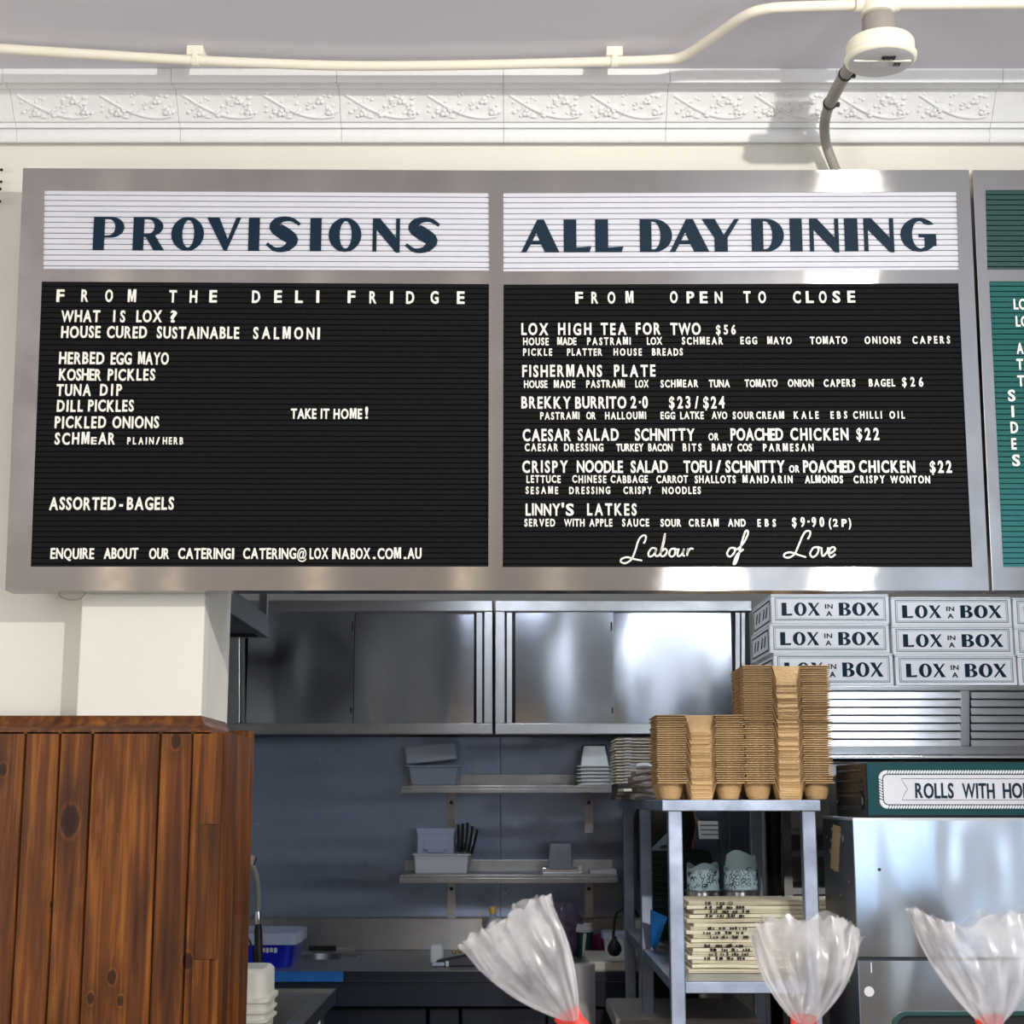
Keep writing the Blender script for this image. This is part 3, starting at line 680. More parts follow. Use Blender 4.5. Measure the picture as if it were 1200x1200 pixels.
fc = MB().lathe([(.001,-.0035),(.03,-.0035),(.052,-.0022),(.0595,-.0003)], dc, 40).build('face', M['detector_face'], det, smooth=True)
MB().box(dc+Vector((-.052,-.0135,-.0050)), dc+Vector((.052,-.0115,-.002))).build('seam', M['detector'], fc)
MB().lathe([(.011,-.0055),(.0125,-.005),(.0145,-.0052),(.0145,-.003)], dc+Vector((0,.006,0)), 24).build('test_button', M['detector_face'], fc, smooth=True)
m = MB()
for k in range(6): m.box(dc+Vector((-.004+.0042*k,-.032,-.0054)), dc+Vector((-.0012+.0042*k,-.032+.011+.002*(k%2),-.002)))
m.build('printed_label', M['print'], fc)
m = MB()
for k in range(3): m.box(dc+Vector((.023+.0045*k,-.005+.0*k,-.0052)), dc+Vector((.0258+.0045*k,.006,-.002)))
m.build('vent', M['black'], fc)
cpts = [P(1004,66,2.80), P(996,78,2.82), P(983,100,2.90), P(972,122,2.985)]
cd = thing('flexible_conduit', P(975,170,3.06), 'grey conduit bending from the smoke detector down behind the menu board', 'conduit')
MB().tube(cpts, .0125, 16).build('rigid_tube', M['conduit'], cd, smooth=True)
fx = [P(x, y, Y) for x, y, Y in smooth_pts([(972,122,2.985),(968,135,3.015),(966,150,3.045),(968,168,3.068),(974,186,3.075),(984,210,3.078)], 14)]
MB().tube(fx, [.0108 if i % 2 else .0096 for i in range(len(fx))], 14).build('corrugated_tube', M['conduit'], cd, smooth='all')
m = MB()
for i, (a, b) in enumerate(((cpts[1], cpts[2]), (cpts[2], cpts[3]))):
    c = a.lerp(b, .4 if i == 0 else .95); d = (b-a).normalized(); m.tube([c-d*.003, c+d*.003], .0142, 16)
    m.box(c+Vector((.009,-.014,-.012)), c+Vector((.017,-.007,-.004)))
m.build('cable_tie', M['black'], cd)
b0 = P(-12, 215, 3.105)
m = MB()
for x, y in ((2.5,199),(1.8,213),(.8,221.5),(.3,236)): m.tube([P(-16, y-2, 3.112), P(-8, y, 3.105), P(x-1, y, 3.10)], .0026, 8).sphere(P(x-.5, y, 3.10), .0032, 8)
m.tube([P(-16,192,3.112), P(-18,215,3.108), P(-16,242,3.112)], .003, 8)
tag(m.build('wall_bracket', M['black'], smooth=True), 'black metal bracket tips on the white wall beside the PROVISIONS board', 'bracket')
# ------------------------------------------------------------------ kitchen: cabinets and shelves on the far wall
YC = 5.85
def cabinet(label, x0, x1, fr, doors, gaps):
    c = P((x0+x1)/2, 860, YC); t = thing('wall_cabinet', (c.x, YC+.17, c.z), label, 'cabinet')
    zt, zb = PZZ(600,703,YC), PZZ(600,861,YC); xa, xb = PXX(x0,780,YC), PXX(x1,780,YC)
    MB().box((xa,YC+.045,zb+.006), (xb,KY-.001,zt-.002)).build('carcass', M['darkmetal'], t)
    m = MB(); m.pbox(x0, 703.5, x1, 716.5, YC, .06); m.pbox(x0, 847.5, x1, 860.5, YC, .06)
    for a, b in fr: m.pbox(a, 716.5, b, 847.5, YC, .06)
    m.build('frame', M['steel'], t, bevel=.003)
    for k, (a, b) in enumerate(doors):
        D = .018 + .012*k
        m = MB(); n = 12; w = 8
        # a thin pressed door, gently bowed
        vs = []; fs = []
        A, B = PXX(a, 780, YC), PXX(b, 780, YC); z0, z1 = PZZ(600,848.5,YC), PZZ(600,716,YC)
        for i in range(n+1):
            for j in range(w+1):
                u, v = i/n, j/w; bow = .004*sin(pi*v)*sin(2*pi*u+.6+k) + .003*sin(pi*u)
                vs.append((A+(B-A)*u, YC+D-bow, z0+(z1-z0)*v))
        fs = [(i*(w+1)+j, (i+1)*(w+1)+j, (i+1)*(w+1)+j+1, i*(w+1)+j+1) for i in range(n) for j in range(w)]
        m.add(vs, fs); m.build('door', M['door'], t, smooth='all', normals=False)
        if k == 0: MB().box((B-.010,YC+D-.001,z0+.04), (B-.004,YC+D+.006,z1-.04)).build('door_edge', M['darkmetal'], t)
    for a, b in gaps: MB().pbox(a, 718, b, 847, YC+.012, .012).build('inner_stile', M['steel'], t)
    return t
cabinet('stainless wall cabinet with dark sliding doors, nearer the white column', 262, 577.5, [(262,281),(567,577.5)], [(289,414),(412,555)], [(282.5,287),(558.5,565)])
cabinet('stainless wall cabinet with bright sliding doors, behind the cardboard carriers', 580, 881.5, [(580,592)], [(604,719.5),(717.5,859)], [(594,600),(862,867),(869,873)])

def wall_shelf(label, x0, x1, yt, yb, yback):
    z = PZZ(600, yt, 5.9); c = P((x0+x1)/2, yt, 5.9)
    t = thing('wall_shelf', (c.x, KY-.013, z-.03), label, 'shelf')
    a, b = PXX(x0,yt,5.9), PXX(x1,yt,5.9); zb = PZZ(600,yb,5.9)
    m = MB().box((a,5.9,z-.012), (b,KY-.013,z)).box((a,5.9,zb), (b,5.905,z-.012)).box((a,KY-.02,z), (b,KY-.013,PZZ(600,yback,6.19)))
    m.build('shelf', M['counter'], t, bevel=.002)
    for x in (529, 690):
        q = PXX(x,yb,6.18); b = MB().box((q-.016,KY-.02,zb-.15),(q+.016,KY-.0125,z-.0125)).box((q-.002,5.98,z-.03),(q+.002,KY-.02,z-.0125)).build('bracket', M['counter'], t)
        MB().tube([(q,KY-.024,zb-.035),(q,KY-.019,zb-.035)], .007, 12).build('bolt', M['black'], b)
    return z
zs1 = wall_shelf('upper steel wall shelf holding pans under the wall cabinets', 470, 728, 920.5, 929.5, 907)
zs2 = wall_shelf('lower steel wall shelf holding the white tub and clear box', 468, 724, 1025, 1035, 1007.5)

def open_pan(name, label, cat, cx, y, z, w, d, h, mt, inv=False, taper=.86, tilt=0, rim=.008, group=None):
    t = thing(name, (cx, y, z), label, cat, group)
    c = Vector((cx, y, z)); m = MB()
    def ring(k, zz): return [c+Vector((sx*w/2*k, sy*d/2*k, zz)) for sx, sy in ((-1,-1),(1,-1),(1,1),(-1,1))]
    lo, hi = (1, taper) if inv else (taper, 1)
    o0, o1 = ring(lo, 0), ring(hi, h); i0, i1 = ring(lo*.965, .003 if not inv else 0), ring(hi*.965, h if not inv else h-.003)
    sides = [(k, (k+1)%4, 4+(k+1)%4, 4+k) for k in range(4)]
    m.add(o0+o1, sides + ([(0,3,2,1)] if not inv else [(4,5,6,7)]))
    m.add(i0+i1, [f[::-1] for f in sides] + ([(0,1,2,3)] if not inv else [(7,6,5,4)]))
    m.build('body', mt, t, bevel=.006)
    zr = 0 if inv else h-.006
    q = MB().box(c+Vector((-w/2-rim,-d/2-rim,zr)), c+Vector((w/2+rim,-d/2+.002,zr+.006))).box(c+Vector((-w/2-rim,d/2-.002,zr)), c+Vector((w/2+rim,d/2+rim,zr+.006)))
    q.box(c+Vector((-w/2-rim,-d/2+.002,zr)), c+Vector((-w/2+.002,d/2-.002,zr+.006))).box(c+Vector((w/2-.002,-d/2+.002,zr)), c+Vector((w/2+rim,d/2-.002,zr+.006)))
    q.build('rim', mt, t, bevel=.002)
    return t
# two clear bins, one tipped into the other
X = lambda x, Y=6.03: PXX(x, 915, Y)
w1 = X(540)-X(476)
t = open_pan('food_bin', 'clear rectangular food bin standing on the upper shelf beneath another bin', 'food bin', X(509), 6.04, zs1, w1*.92, .17, .075, M['clear'])
t = open_pan('food_bin', 'clear rectangular food bin tipped askew on top of another bin', 'food bin', X(507), 6.04, zs1+.081, w1*.95, .17, .07, M['clear'], taper=.97); t.rotation_euler = (0, R(-6), 0); t.location.z += .006
# nested inverted steel pans
for k in range(6):
    open_pan('steel_pan', ('upturned steel food pan, lowest of the stack on the upper shelf','upturned steel food pan, second up in the shelf stack','upturned steel food pan, third up in the shelf stack','upturned steel food pan, fourth up in the shelf stack','upturned steel food pan, fifth up in the shelf stack','upturned steel food pan with its full side showing, topmost of the shelf stack')[k],
             'pan', X(696), 6.03, zs1+.0135*k+.0005, .118, .15, .085, M['steel'], inv=True, taper=.74, group='nested steel pans on the upper shelf')
# white tub with lids and knives
X2 = lambda x, Y=6.0: PXX(x, 1010, Y)
tx0, tx1 = X2(484), X2(551.5)
tub = open_pan('white_tub', 'white plastic tub holding clear lids and knives on the lower shelf', 'tub', (tx0+tx1)/2, 6.0, zs2, tx1-tx0-.012, .12, .073, M['white'], taper=.95, rim=.005)
for k in range(3):
    m = MB(); y = 6.035 - .016*k; x0, x1 = X2(484.5)+.008+.003*k, X2(533)-.002*k; z1 = zs2 + .165 - .006*k; z0 = zs2+.006
    m.box((x0,y,z0), (x1,y+.004,z1)); m.box((x0-.002,y-.001,z1-.012),(x1+.002,y+.006,z1))
    t = thing('container_lid', ((x0+x1)/2,y,z0), ('clear lid standing hindmost in the white tub','clear lid standing between two others in the white tub','clear lid with raised grip standing foremost in the white tub')[k], 'lid', 'lids in the white tub')
    m.build('panel', M['clearlid'], t, bevel=.002)
    xm = (x0+x1)/2; MB().box((xm-.045,y-.005,zs2+.085),(xm+.045,y,zs2+.125)).box((xm-.03,y-.009,zs2+.075),(xm+.03,y-.005,zs2+.10)).build('grip', M['clearlid'], t, bevel=.003)
for k in range(5):
    b = Vector((X2(537.5+2.6*k), 5.985+.012*(k%2), zs2+.006)); tip = P(536.5+5.6*k, (966,965,964,968,972)[k], 6.0+.012*(k%2)); tip.y = b.y
    t = thing('knife', b, ('black knife nearest the clear lids in the white tub','second black knife from the clear lids in the white tub','middle black knife of five in the white tub','fourth black knife from the clear lids in the white tub','black knife leaning out furthest from the lids in the white tub')[k], 'knife', 'knives in the white tub')
    MB().tube([b+(tip-b)*.42, tip], [.0055,.0065], 8).build('handle', M['black'], t, smooth=True)
    MB().tube([b, b+(tip-b)*.43], [.002,.005], 6).build('blade', M['chrome'], t)
    MB().tube([b+(tip-b)*.6+Vector((-.004,-.006,0)), tip+Vector((-.004,-.006,-.004))], .0012, 5).build('tang', M['chrome'], t)
cx0, cx1 = X2(640), X2(673)
t = open_pan('clear_box', 'small upturned clear box standing on a tray on the lower shelf', 'box', (cx0+cx1)/2, 6.0, zs2+.018, cx1-cx0-.012, .10, .092, M['clear'], inv=True, taper=.84)
m = MB().box((X2(635),5.93,zs2),(X2(681),6.08,zs2+.008)); t = thing('small_tray', (X2(658),6.0,zs2), 'low steel tray under the small clear box on the lower shelf', 'tray'); m.build('base', M['steel'], t, bevel=.002)
m = MB().box((X2(636),5.93,zs2+.008),(X2(677),5.936,zs2+.017)).box((X2(636),6.07,zs2+.008),(X2(677),6.076,zs2+.017)).box((X2(677),5.94,zs2+.008),(X2(682),5.955,zs2+.03)); m.build('edge', M['chrome'], t, bevel=.001)
t = MB().box((X2(690),5.93,zs2),(X2(721),6.05,zs2+.016)).build('flat_carton', M['whitepaper'], bevel=.003); tag(t, 'flat white carton lying at the rack end of the lower shelf', 'carton')

# ------------------------------------------------------------------ counter along the far wall
ZK = .985
cxl, cxr = KW+.002, PXX(744, 1130, 5.6)
ct = thing('kitchen_counter', (-.3,5.8,0), 'long dark steel kitchen counter along the splashback', 'counter')
bc = PZ(381, 1121, ZK); Yf = 5.44
m = MB(); m.prism([[(cxl,Yf),(cxr,Yf),(cxr,KY-.013),(cxl,KY-.013)], [(bc.x+.118*cos(2*pi*k/36), bc.y+.118*sin(2*pi*k/36)) for k in range(36)]], lambda x,y,d: Vector((x,y,ZK-d)), 0, .035)
m.build('worktop', M['counter'], ct)
m = MB(); prof = [(.112,-.16),(.117,-.14),(.118,.0),(.124,.002),(.127,.0)]
m.lathe([(.001,-.165),(.06,-.165)]+prof, (bc.x,bc.y,ZK), 36, close=False); b = m.build('basin', M['steel'], ct, smooth=True)
MB().box((cxl,5.52,.1),(cxr-.02,KY-.02,ZK-.2)).build('base_cabinet', M['dusk'], ct)
MB().box((cxl,Yf+.012,ZK-.115),(cxr,Yf+.02,ZK-.036)).build('apron', M['dusk'], ct)
MB().box((cxl,Yf-.003,ZK-.034),(PXX(402,1140,Yf),Yf-.0003,ZK-.001)).build('edge_strip', M['blue'], ct)
MB().box((PXX(402.5,1140,Yf),Yf-.003,ZK-.034),(cxr,Yf-.0003,ZK-.001)).build('edge_strip', M['dusk'], ct)
for a, b in ((190,330),(332,499.5),(503,538),(541,640),(642,735)):
    q = MB().box((PXX(a,1180,5.5),5.505,.12),(PXX(b,1180,5.5),5.52,ZK-.125)).build('cupboard_door', M['dusk'], ct, bevel=.004)
rg = P(537.5, 1165, 5.49); MB().tube([rg+Vector((.009*cos(w),0,.014*sin(w))) for w in [2*pi*k/16 for k in range(16)]], .0022, 6, closed=True).tube([rg+Vector((0,.0,.013)), rg+Vector((-.003,.013,.03))], .002, 6).build('ring_pull', M['chrome'], ct, smooth=True)

# blue tub with frosted lid, knife behind the basin
Yb = 5.52
t = thing('storage_tub', (PXX(318,1130,Yb), 5.65, ZK), 'blue plastic storage tub with frosted lid on the counter beside the round basin', 'tub')
x0, x1 = PXX(262,1110,Yb), PXX(345,1110,Yb); zt_ = PZZ(300,1101,Yb)
def loft(m, rings, cap=True):
    n = len(rings[0]); vs = [p for r in rings for p in r]
    fs = [(i*n+k, i*n+(k+1)%n, (i+1)*n+(k+1)%n, (i+1)*n+k) for i in range(len(rings)-1) for k in range(n)]
    if cap: fs += [tuple(range(n))[::-1], tuple(range((len(rings)-1)*n, len(rings)*n))]
    return m.add(vs, fs)
def rrect(cx, cy, w, d, r, z, n=5):
    out = []
    for sx, sy, a in ((1,1,0),(-1,1,90),(-1,-1,180),(1,-1,270)):
        for k in range(n+1): out.append(Vector((cx+sx*(w/2-r)+r*cos(R(a+90*k/n)), cy+sy*(d/2-r)+r*sin(R(a+90*k/n)), z)))
    return out
cx, cy, w, d = (x0+x1)/2, 5.68, x1-x0, .3
m = MB(); loft(m, [rrect(cx,cy,w*.86,d*.86,.03,ZK), rrect(cx,cy,w*.9,d*.9,.03,ZK+.02), rrect(cx,cy,w*.99,d*.99,.03,zt_)]); m.build('body', M['bluetub'], t, smooth=True)
m = MB(); loft(m, [rrect(cx,cy,w*1.05,d*1.06,.03,zt_-.018), rrect(cx,cy,w*1.05,d*1.06,.03,zt_+.016), rrect(cx,cy,w*1.0,d*1.0,.03,zt_+.02), rrect(cx,cy,w*.94,d*.92,.03,zt_+.012)]); m.build('lid', M['clearlid'], t, smooth=True)
q = P(313,1114,Yb+.005); m = MB()
for k in range(4): m.box((q.x-.02+.014*k,cy-d*.485,q.z-.006-.002*(k%2)),(q.x-.01+.014*k,cy-d*.475,q.z+.008))
m.build('sticker', M['white'], t)
t = thing('carving_knife', PZ(385,1112,ZK+.004), 'dark-handled knife lying behind the round counter basin', 'knife')
c = PZ(385,1112,ZK+.006); MB().box(c+Vector((-.075,-.008,-.005)), c+Vector((.03,.008,.012))).build('handle', M['black'], t, bevel=.003)
MB().hexa([c+Vector(v) for v in ((.03,-.006,-.005),(.095,-.002,-.005),(.095,.0,-.005),(.03,.004,-.005),(.03,-.006,.004),(.095,-.002,.002),(.095,0,.002),(.03,.004,.004))]).build('blade', M['chrome'], t)

# gadgets on the counter edge
g = PZ(531,1134,ZK)
t = thing('hand_scanner', g, 'dark handheld scanner lying on the counter edge behind the nearest-wall bag', 'scanner'); g = g+Vector((0,.05,0))
MB().hexa([g+Vector(v) for v in ((-.075,-.03,0),(.075,-.03,0),(.075,.05,0),(-.075,.05,0),(-.055,-.025,.02),(.075,-.02,.045),(.075,.04,.045),(-.055,.04,.02))]).build('body', M['darkmetal'], t, bevel=.006)
MB().box(g+Vector((-.072,-.036,.003)), g+Vector((-.03,-.028,.016))).build('lens', M['clearlid'], t, bevel=.003)
MB().box(g+Vector((-.026,-.034,.002)), g+Vector((-.016,-.028,.02))).build('band', M['white'], t)
m = MB(); 
for k in range(4): m.sphere(g+Vector((.0+.02*k,.02,.045+.004*(k%2))), .009, 8)
m.build('keypad', M['tan'], t, smooth=True)
c = PZ(510,1131,ZK)+Vector((0,.11,0)); m = MB(); loft(m, [rrect(c.x,c.y,.045,.04,.012,ZK), rrect(c.x,c.y,.05,.045,.012,ZK+.03), rrect(c.x,c.y,.05,.045,.015,ZK+.055), rrect(c.x,c.y,.03,.03,.012,ZK+.062)])
tag(m.build('charging_dock', M['white'], smooth=True), 'small rounded white dock behind the dark scanner on the counter', 'dock')

# bottle, purple bag, coffee cup, small pot
def on_counter(x, Y): return Vector((PXX(x,1120,Y), Y, ZK))
c = on_counter(577.5, 5.95); s = 5.95/FPX
t = thing('squeeze_bottle', c, 'clear plastic bottle with a yellow cap on the counter against the splashback', 'bottle')
zc = PZZ(577,1069,5.95)-ZK
MB().lathe([(.027,0),(.030,.008),(.031,zc*.55),(.028,zc*.7),(.012,zc*.93),(.011,zc)], c, 20).build('body', M['clear'], t, smooth=True)
MB().lathe([(.0145,zc-.004),(.0145,zc+.016),(.012,zc+.021)], c, 16).build('cap', M['yellow'], t, smooth=True)
MB().lathe([(.0318,zc*.2),(.0318,zc*.5)], c, 20, close=False).build('wrap', M['purple'], t, smooth=True)
c = on_counter(662, 5.93); rnd = random.Random(4)
t = thing('produce_bag', c, 'crumpled purple-tinted plastic produce bag on the counter beside the green cup', 'bag')
m = MB(); n = 22; prof = [(.03,0),(.062,.02),(.072,.06),(.066,.10),(.058,.14),(.046,.175),(.03,.188)]; vs = []
for r, z in prof:
    for k in range(n):
        w = 2*pi*k/n; rr = r*(1+.16*sin(5*w+z*30)+rnd.uniform(-.10,.10)); vs.append(c+Vector((rr*cos(w)*.95, rr*sin(w)*.8, z+rnd.uniform(-.003,.008)*(z>0))))
m.add(vs, [(i*n+k, i*n+(k+1)%n, (i+1)*n+(k+1)%n, (i+1)*n+k) for i in range(len(prof)-1) for k in range(n)]); m.build('film', M['purplefilm'], t, smooth='all')
m = MB()
for a, b, z, r in ((-.02,0,.034,.032),(.022,.01,.036,.034),(.0,-.01,.085,.034)): m.sphere(c+Vector((a,b,z)), r, 12)
m.build('contents', M['purple'], t, smooth=True)
c = on_counter(685.5, 5.9); hc = PZZ(685,1091,5.9)-ZK
t = thing('takeaway_cup', c, 'dark green takeaway cup with a white lid on the counter', 'cup')
MB().lathe([(.024,0),(.0245,.002),(.030,hc)], c, 28).build('cup', M['cupgreen'], t, smooth=True)
MB().lathe([(.032,hc-.003),(.033,hc+.002),(.033,hc+.010),(.0295,hc+.012),(.0285,hc+.024),(.026,hc+.026),(.024,hc+.022)], c, 28).build('lid', M['white'], t, smooth=True)
m = MB(); vs = []
for k in range(9):
    u = k/8; z = .006+u*(hc-.012); r = .0252+(.030-.0245)*z/hc; w0 = R(245+12*u); w1 = R(262+18*u)
    vs += [c+Vector((r*cos(w0), r*sin(w0), z)), c+Vector((r*cos((w0+w1)/2), r*sin((w0+w1)/2), z)), c+Vector((r*cos(w1), r*sin(w1), z))]
m.add(vs, [(3*k+j, 3*k+j+1, 3*k+4+j, 3*k+3+j) for k in range(8) for j in (0,1)]); m.build('printed_band', M['whitepaper'], t)
c = on_counter(702, 6.0); t = thing('jam_pot', c, 'small magenta pot between the green cup and the white tub', 'pot')
MB().lathe([(.022,0),(.026,.01),(.027,.06),(.024,.072),(.018,.074)], c, 20).build('pot', M['magenta'], t, smooth=True)
# cutting board and container on the counter's end
m = MB().box((PXX(690,1135,5.46),5.455,ZK), (cxr-.002,5.86,ZK+.028)); tag(m.build('cutting_board', M['cream'], bevel=.004), 'thick white cutting board on the end of the counter', 'board')
zb_ = ZK+.0285; c = Vector((PXX(729,1120,5.72), 5.72, zb_))
t = thing('square_container', c, 'white square food container with lid on the cutting board', 'container')
hh = PZZ(729,1098,5.65)-zb_
m = MB(); loft(m, [rrect(c.x,c.y,.115,.11,.012,zb_), rrect(c.x,c.y,.13,.12,.012,zb_+hh)]); m.build('body', M['white'], t, smooth=True)
m = MB(); loft(m, [rrect(c.x,c.y,.142,.134,.012,zb_+hh-.008), rrect(c.x,c.y,.142,.134,.012,zb_+hh+.012), rrect(c.x,c.y,.12,.11,.012,zb_+hh+.015)]); m.build('lid', M['clearlid'], t, smooth=True)
c = Vector((PXX(684.5,1180,5.36), 5.36, 0)); hr = PZZ(684.5,1129.5,5.36)
t = thing('paper_roll', c, 'tall upright roll of white paper standing before the counter', 'paper roll')
MB().lathe([(.0375,0),(.0375,hr)], c, 32, close=False).lathe([(.016,0),(.016,hr)], c, 24, close=False).add([c+Vector((r*cos(2*pi*k/32), r*sin(2*pi*k/32), hr)) for r in (.016,.0375) for k in range(32)], [(k,(k+1)%32,32+(k+1)%32,32+k) for k in range(32)]).build('roll', M['whitepaper'], t, smooth=True)

# ------------------------------------------------------------------ sink bench on the near wall side, spray tap, white tub
ZSK = .95; xr = -.556
sk = thing('sink_bench', (-.9,4.55,0), 'dark steel sink bench beside the timber wall', 'sink')
m = MB(); m.prism([[(KW+.002,3.9),(xr,3.9),(xr,5.15),(KW+.002,5.15)], [(-1.22,4.25),(xr-.06,4.25),(xr-.06,5.0),(-1.22,5.0)]], lambda x,y,d: Vector((x,y,ZSK-d)), 0, .03)
m.box((xr-.004,3.9,ZSK),(xr,5.15,ZSK+.012)).box((KW+.002,5.146,ZSK),(xr,5.15,ZSK+.012)); m.build('top', M['counter'], sk)
m = MB(); A = (-1.22,4.25,ZSK-.03); B = (xr-.06,5.0,ZSK-.3); m.add([(A[0],A[1],A[2]),(B[0],A[1],A[2]),(B[0],B[1],A[2]),(A[0],B[1],A[2]),(A[0],A[1],B[2]),(B[0],A[1],B[2]),(B[0],B[1],B[2]),(A[0],B[1],B[2])], [(0,1,5,4),(1,2,6,5),(2,3,7,6),(3,0,4,7),(4,5,6,7)])
m.build('basin', M['counter'], sk)
for x in (KW+.05, xr-.05):
    for y in (3.95, 5.1): MB().tube([(x,y,0),(x,y,ZSK-.03)], .02, 12).build('leg', M['steel'], sk, smooth=True)
tp = thing('spray_tap', (PXX(301,1130,5.07), 5.07, ZSK), 'kitchen spray tap with black grip and curved grey hose by the timber wall', 'tap')
b = Vector(tp.location)
MB().lathe([(.024,0),(.024,.01),(.014,.014),(.013,.06)], b, 16).build('base', M['chrome'], tp, smooth=True)
g0, g1 = P(303.5,1135,5.07), P(302.5,1083,5.07)
MB().tube([b+Vector((0,0,.05)), g0, g0.lerp(g1,.15), g0.lerp(g1,.85), g1], [.010,.011,.0135,.013,.010], 12).build('grip', M['black'], tp, smooth=True)
MB().tube([g1, P(302.5,1076,5.07), P(302.5,1068,5.07)], [.0085,.0105,.0085], 12).build('collar', M['chrome'], tp, smooth=True)
hs = [P(x, y, 5.07) for x, y in smooth_pts([(302.5,1068),(302.5,1045),(300,1025),(295,1013)], 6)]
MB().tube(hs, .0085, 12).build('hose', M['conduit'], tp, smooth=True)
MB().tube([P(295,1014,5.07), P(297,1007,5.07), P(298.5,1003,5.07)], [.009,.0125,.012], 12).build('spray_head', M['chrome'], tp, smooth=True)
MB().tube([P(x, y, 5.09) for x, y in smooth_pts([(286,1094),(293,1104),(297,1120),(299,1138)], 5)], .0035, 8).build('wire', M['black'], tp, smooth=True)
c = Vector((-.79, 4.0+.15, ZSK)); Yt = 4.05
wt = thing('ribbed_tub', c, 'ribbed white plastic tub on the sink bench against the timber wall', 'tub')
xe = PXX(314,1180,Yt); wv = .26; cx = xe - wv/2; ht = PZZ(300,1137,Yt)-ZSK
m = MB(); loft(m, [rrect(cx,c.y,wv*.90,.18,.03,ZSK), rrect(cx,c.y,wv*.95,.19,.03,ZSK+ht*.55), rrect(cx,c.y,wv*1.0,.20,.03,ZSK+ht*.56), rrect(cx,c.y,wv*1.0,.20,.03,ZSK+ht*.62), rrect(cx,c.y,wv*.93,.19,.03,ZSK+ht*.63), rrect(cx,c.y,wv*.92,.19,.03,ZSK+ht*.95), rrect(cx,c.y,wv*.86,.17,.03,ZSK+ht)])
m.build('body', M['cream'], wt, smooth=True)
m = MB()
for f in (.30,.42): loft(m, [rrect(cx,c.y,wv*.985,.2,.03,ZSK+ht*f), rrect(cx,c.y,wv*.985,.2,.03,ZSK+ht*(f+.03))])
m.build('rib', M['cream'], wt, smooth=True)

# overhead steel rack hung by the column
Yn, Yfar = 3.7, 5.3; xf = PXX(314.5,735,Yfar); zb = PZZ(314,747.5,Yfar)
t = thing('overhead_rack', (xf-.2,4.5,zb), 'dark steel overhead rack hung on the kitchen side beside the white column', 'rack')
MB().box((xf-.03,Yn,zb),(xf,Yfar,zb+.075)).box((KW,Yn,zb),(xf-.03,Yn+.03,zb+.075)).box((KW,Yfar-.03,zb),(xf-.03,Yfar,zb+.075)).build('lower_rail', M['darkmetal'], t, bevel=.003)
MB().box((KW,Yn+.03,zb+.01),(xf-.03,Yfar-.03,zb+.018)).build('shelf', M['darkmetal'], t)
for y in (Yn+.02, 4.35, 4.75, Yfar-.02): MB().box((xf-.028,y-.016,zb+.075),(xf-.002,y+.016,2.6)).build('hanger', M['steel'], t)
m = MB()
for k, y in enumerate((4.15,4.5,4.9)): m.box((xf-.2,y-.05,zb+.019),(xf-.06,y+.06,zb+.22-.03*k))
t2 = thing('pan_lid_stack', (xf-.12,4.5,zb+.019), 'dark pans standing on the overhead rack', 'pans'); m.build('pans', M['black'], t2)

# ------------------------------------------------------------------ long steel rack by the pass
XL, XR, YR = PXX(776,944,3.85), PXX(962,944,3.85), 3.85; ZR = PZZ(860,937.5,YR); YE = 5.43
rk = thing('steel_rack', ((XL+XR)/2,(YR+YE)/2,0), 'tall open stainless steel rack carrying the cardboard cup carriers', 'rack')
zlow = PZZ(860,950.5,YR)
m = MB().box((XL,YR,zlow),(XR,YR+.03,ZR)).box((XL,YE-.03,zlow),(XR,YE,ZR)).box((XL,YR+.03,zlow),(XL+.03,YE-.03,ZR)).box((XR-.03,YR+.03,zlow),(XR,YE-.03,ZR)); m.build('top_frame', M['steel_rack'], rk, bevel=.002)
MB().box((XL+.03,YR+.03,ZR-.006),(XR-.03,YE-.03,ZR-.001)).build('top_deck', M['steel'], rk)
pxl, pxr = PXX(783.5,1000,YR+.004), PXX(958,1000,YR+.004); pw = .0345
for y in (YR+.004, 4.70, YE-.04):
    for x in (pxl, pxr-pw): MB().box((x,y,.0),(x+pw,y+pw,zlow+.0005)).build('leg', M['steel_rack'], rk, bevel=.003)
zsh = PZZ(860,1151,YR+.004)
a = zsh-.026
m = MB().box((pxl+pw,YR+.006,a),(pxr-pw,YR+.03,zsh)).box((pxl+.004,YR+.004+pw,a),(pxl+.02,4.70,zsh)).box((pxr-.02,YR+.004+pw,a),(pxr-.004,4.70,zsh)).box((pxl+.004,4.70+pw,a),(pxl+.02,YE-.04,zsh)).box((pxr-.02,4.70+pw,a),(pxr-.004,YE-.04,zsh)).box((pxl+pw,YE-.035,a),(pxr-pw,YE-.012,zsh))
m.build('shelf_rail', M['steel_rack'], rk, bevel=.002)
MB().box((pxl+.02,YR+.03,zsh-.008),(pxr-.02,YE-.035,zsh-.001)).build('shelf_deck', M['steel'], rk)
cb = P(728,1068,YE-.02)
m = MB(); m.tube([P(x, y, 5.45) for x, y in smooth_pts([(748,1075),(742,1066),(730,1065),(722,1072),(719.5,1088),(718.5,1100)], 6)], .0045, 8)
t = thing('pull_cord', P(719,1118,5.45), 'black pear-shaped weight hanging by a cord from the steel rack', 'cord weight'); m.build('cord', M['black'], t, smooth=True)
c = P(720,1110,5.45); MB().lathe([(.004,-.030),(.016,-.026),(.024,-.012),(.024,.0),(.016,.016),(.008,.026),(.006,.036)], c, 20).build('weight', M['black'], t, smooth=True)
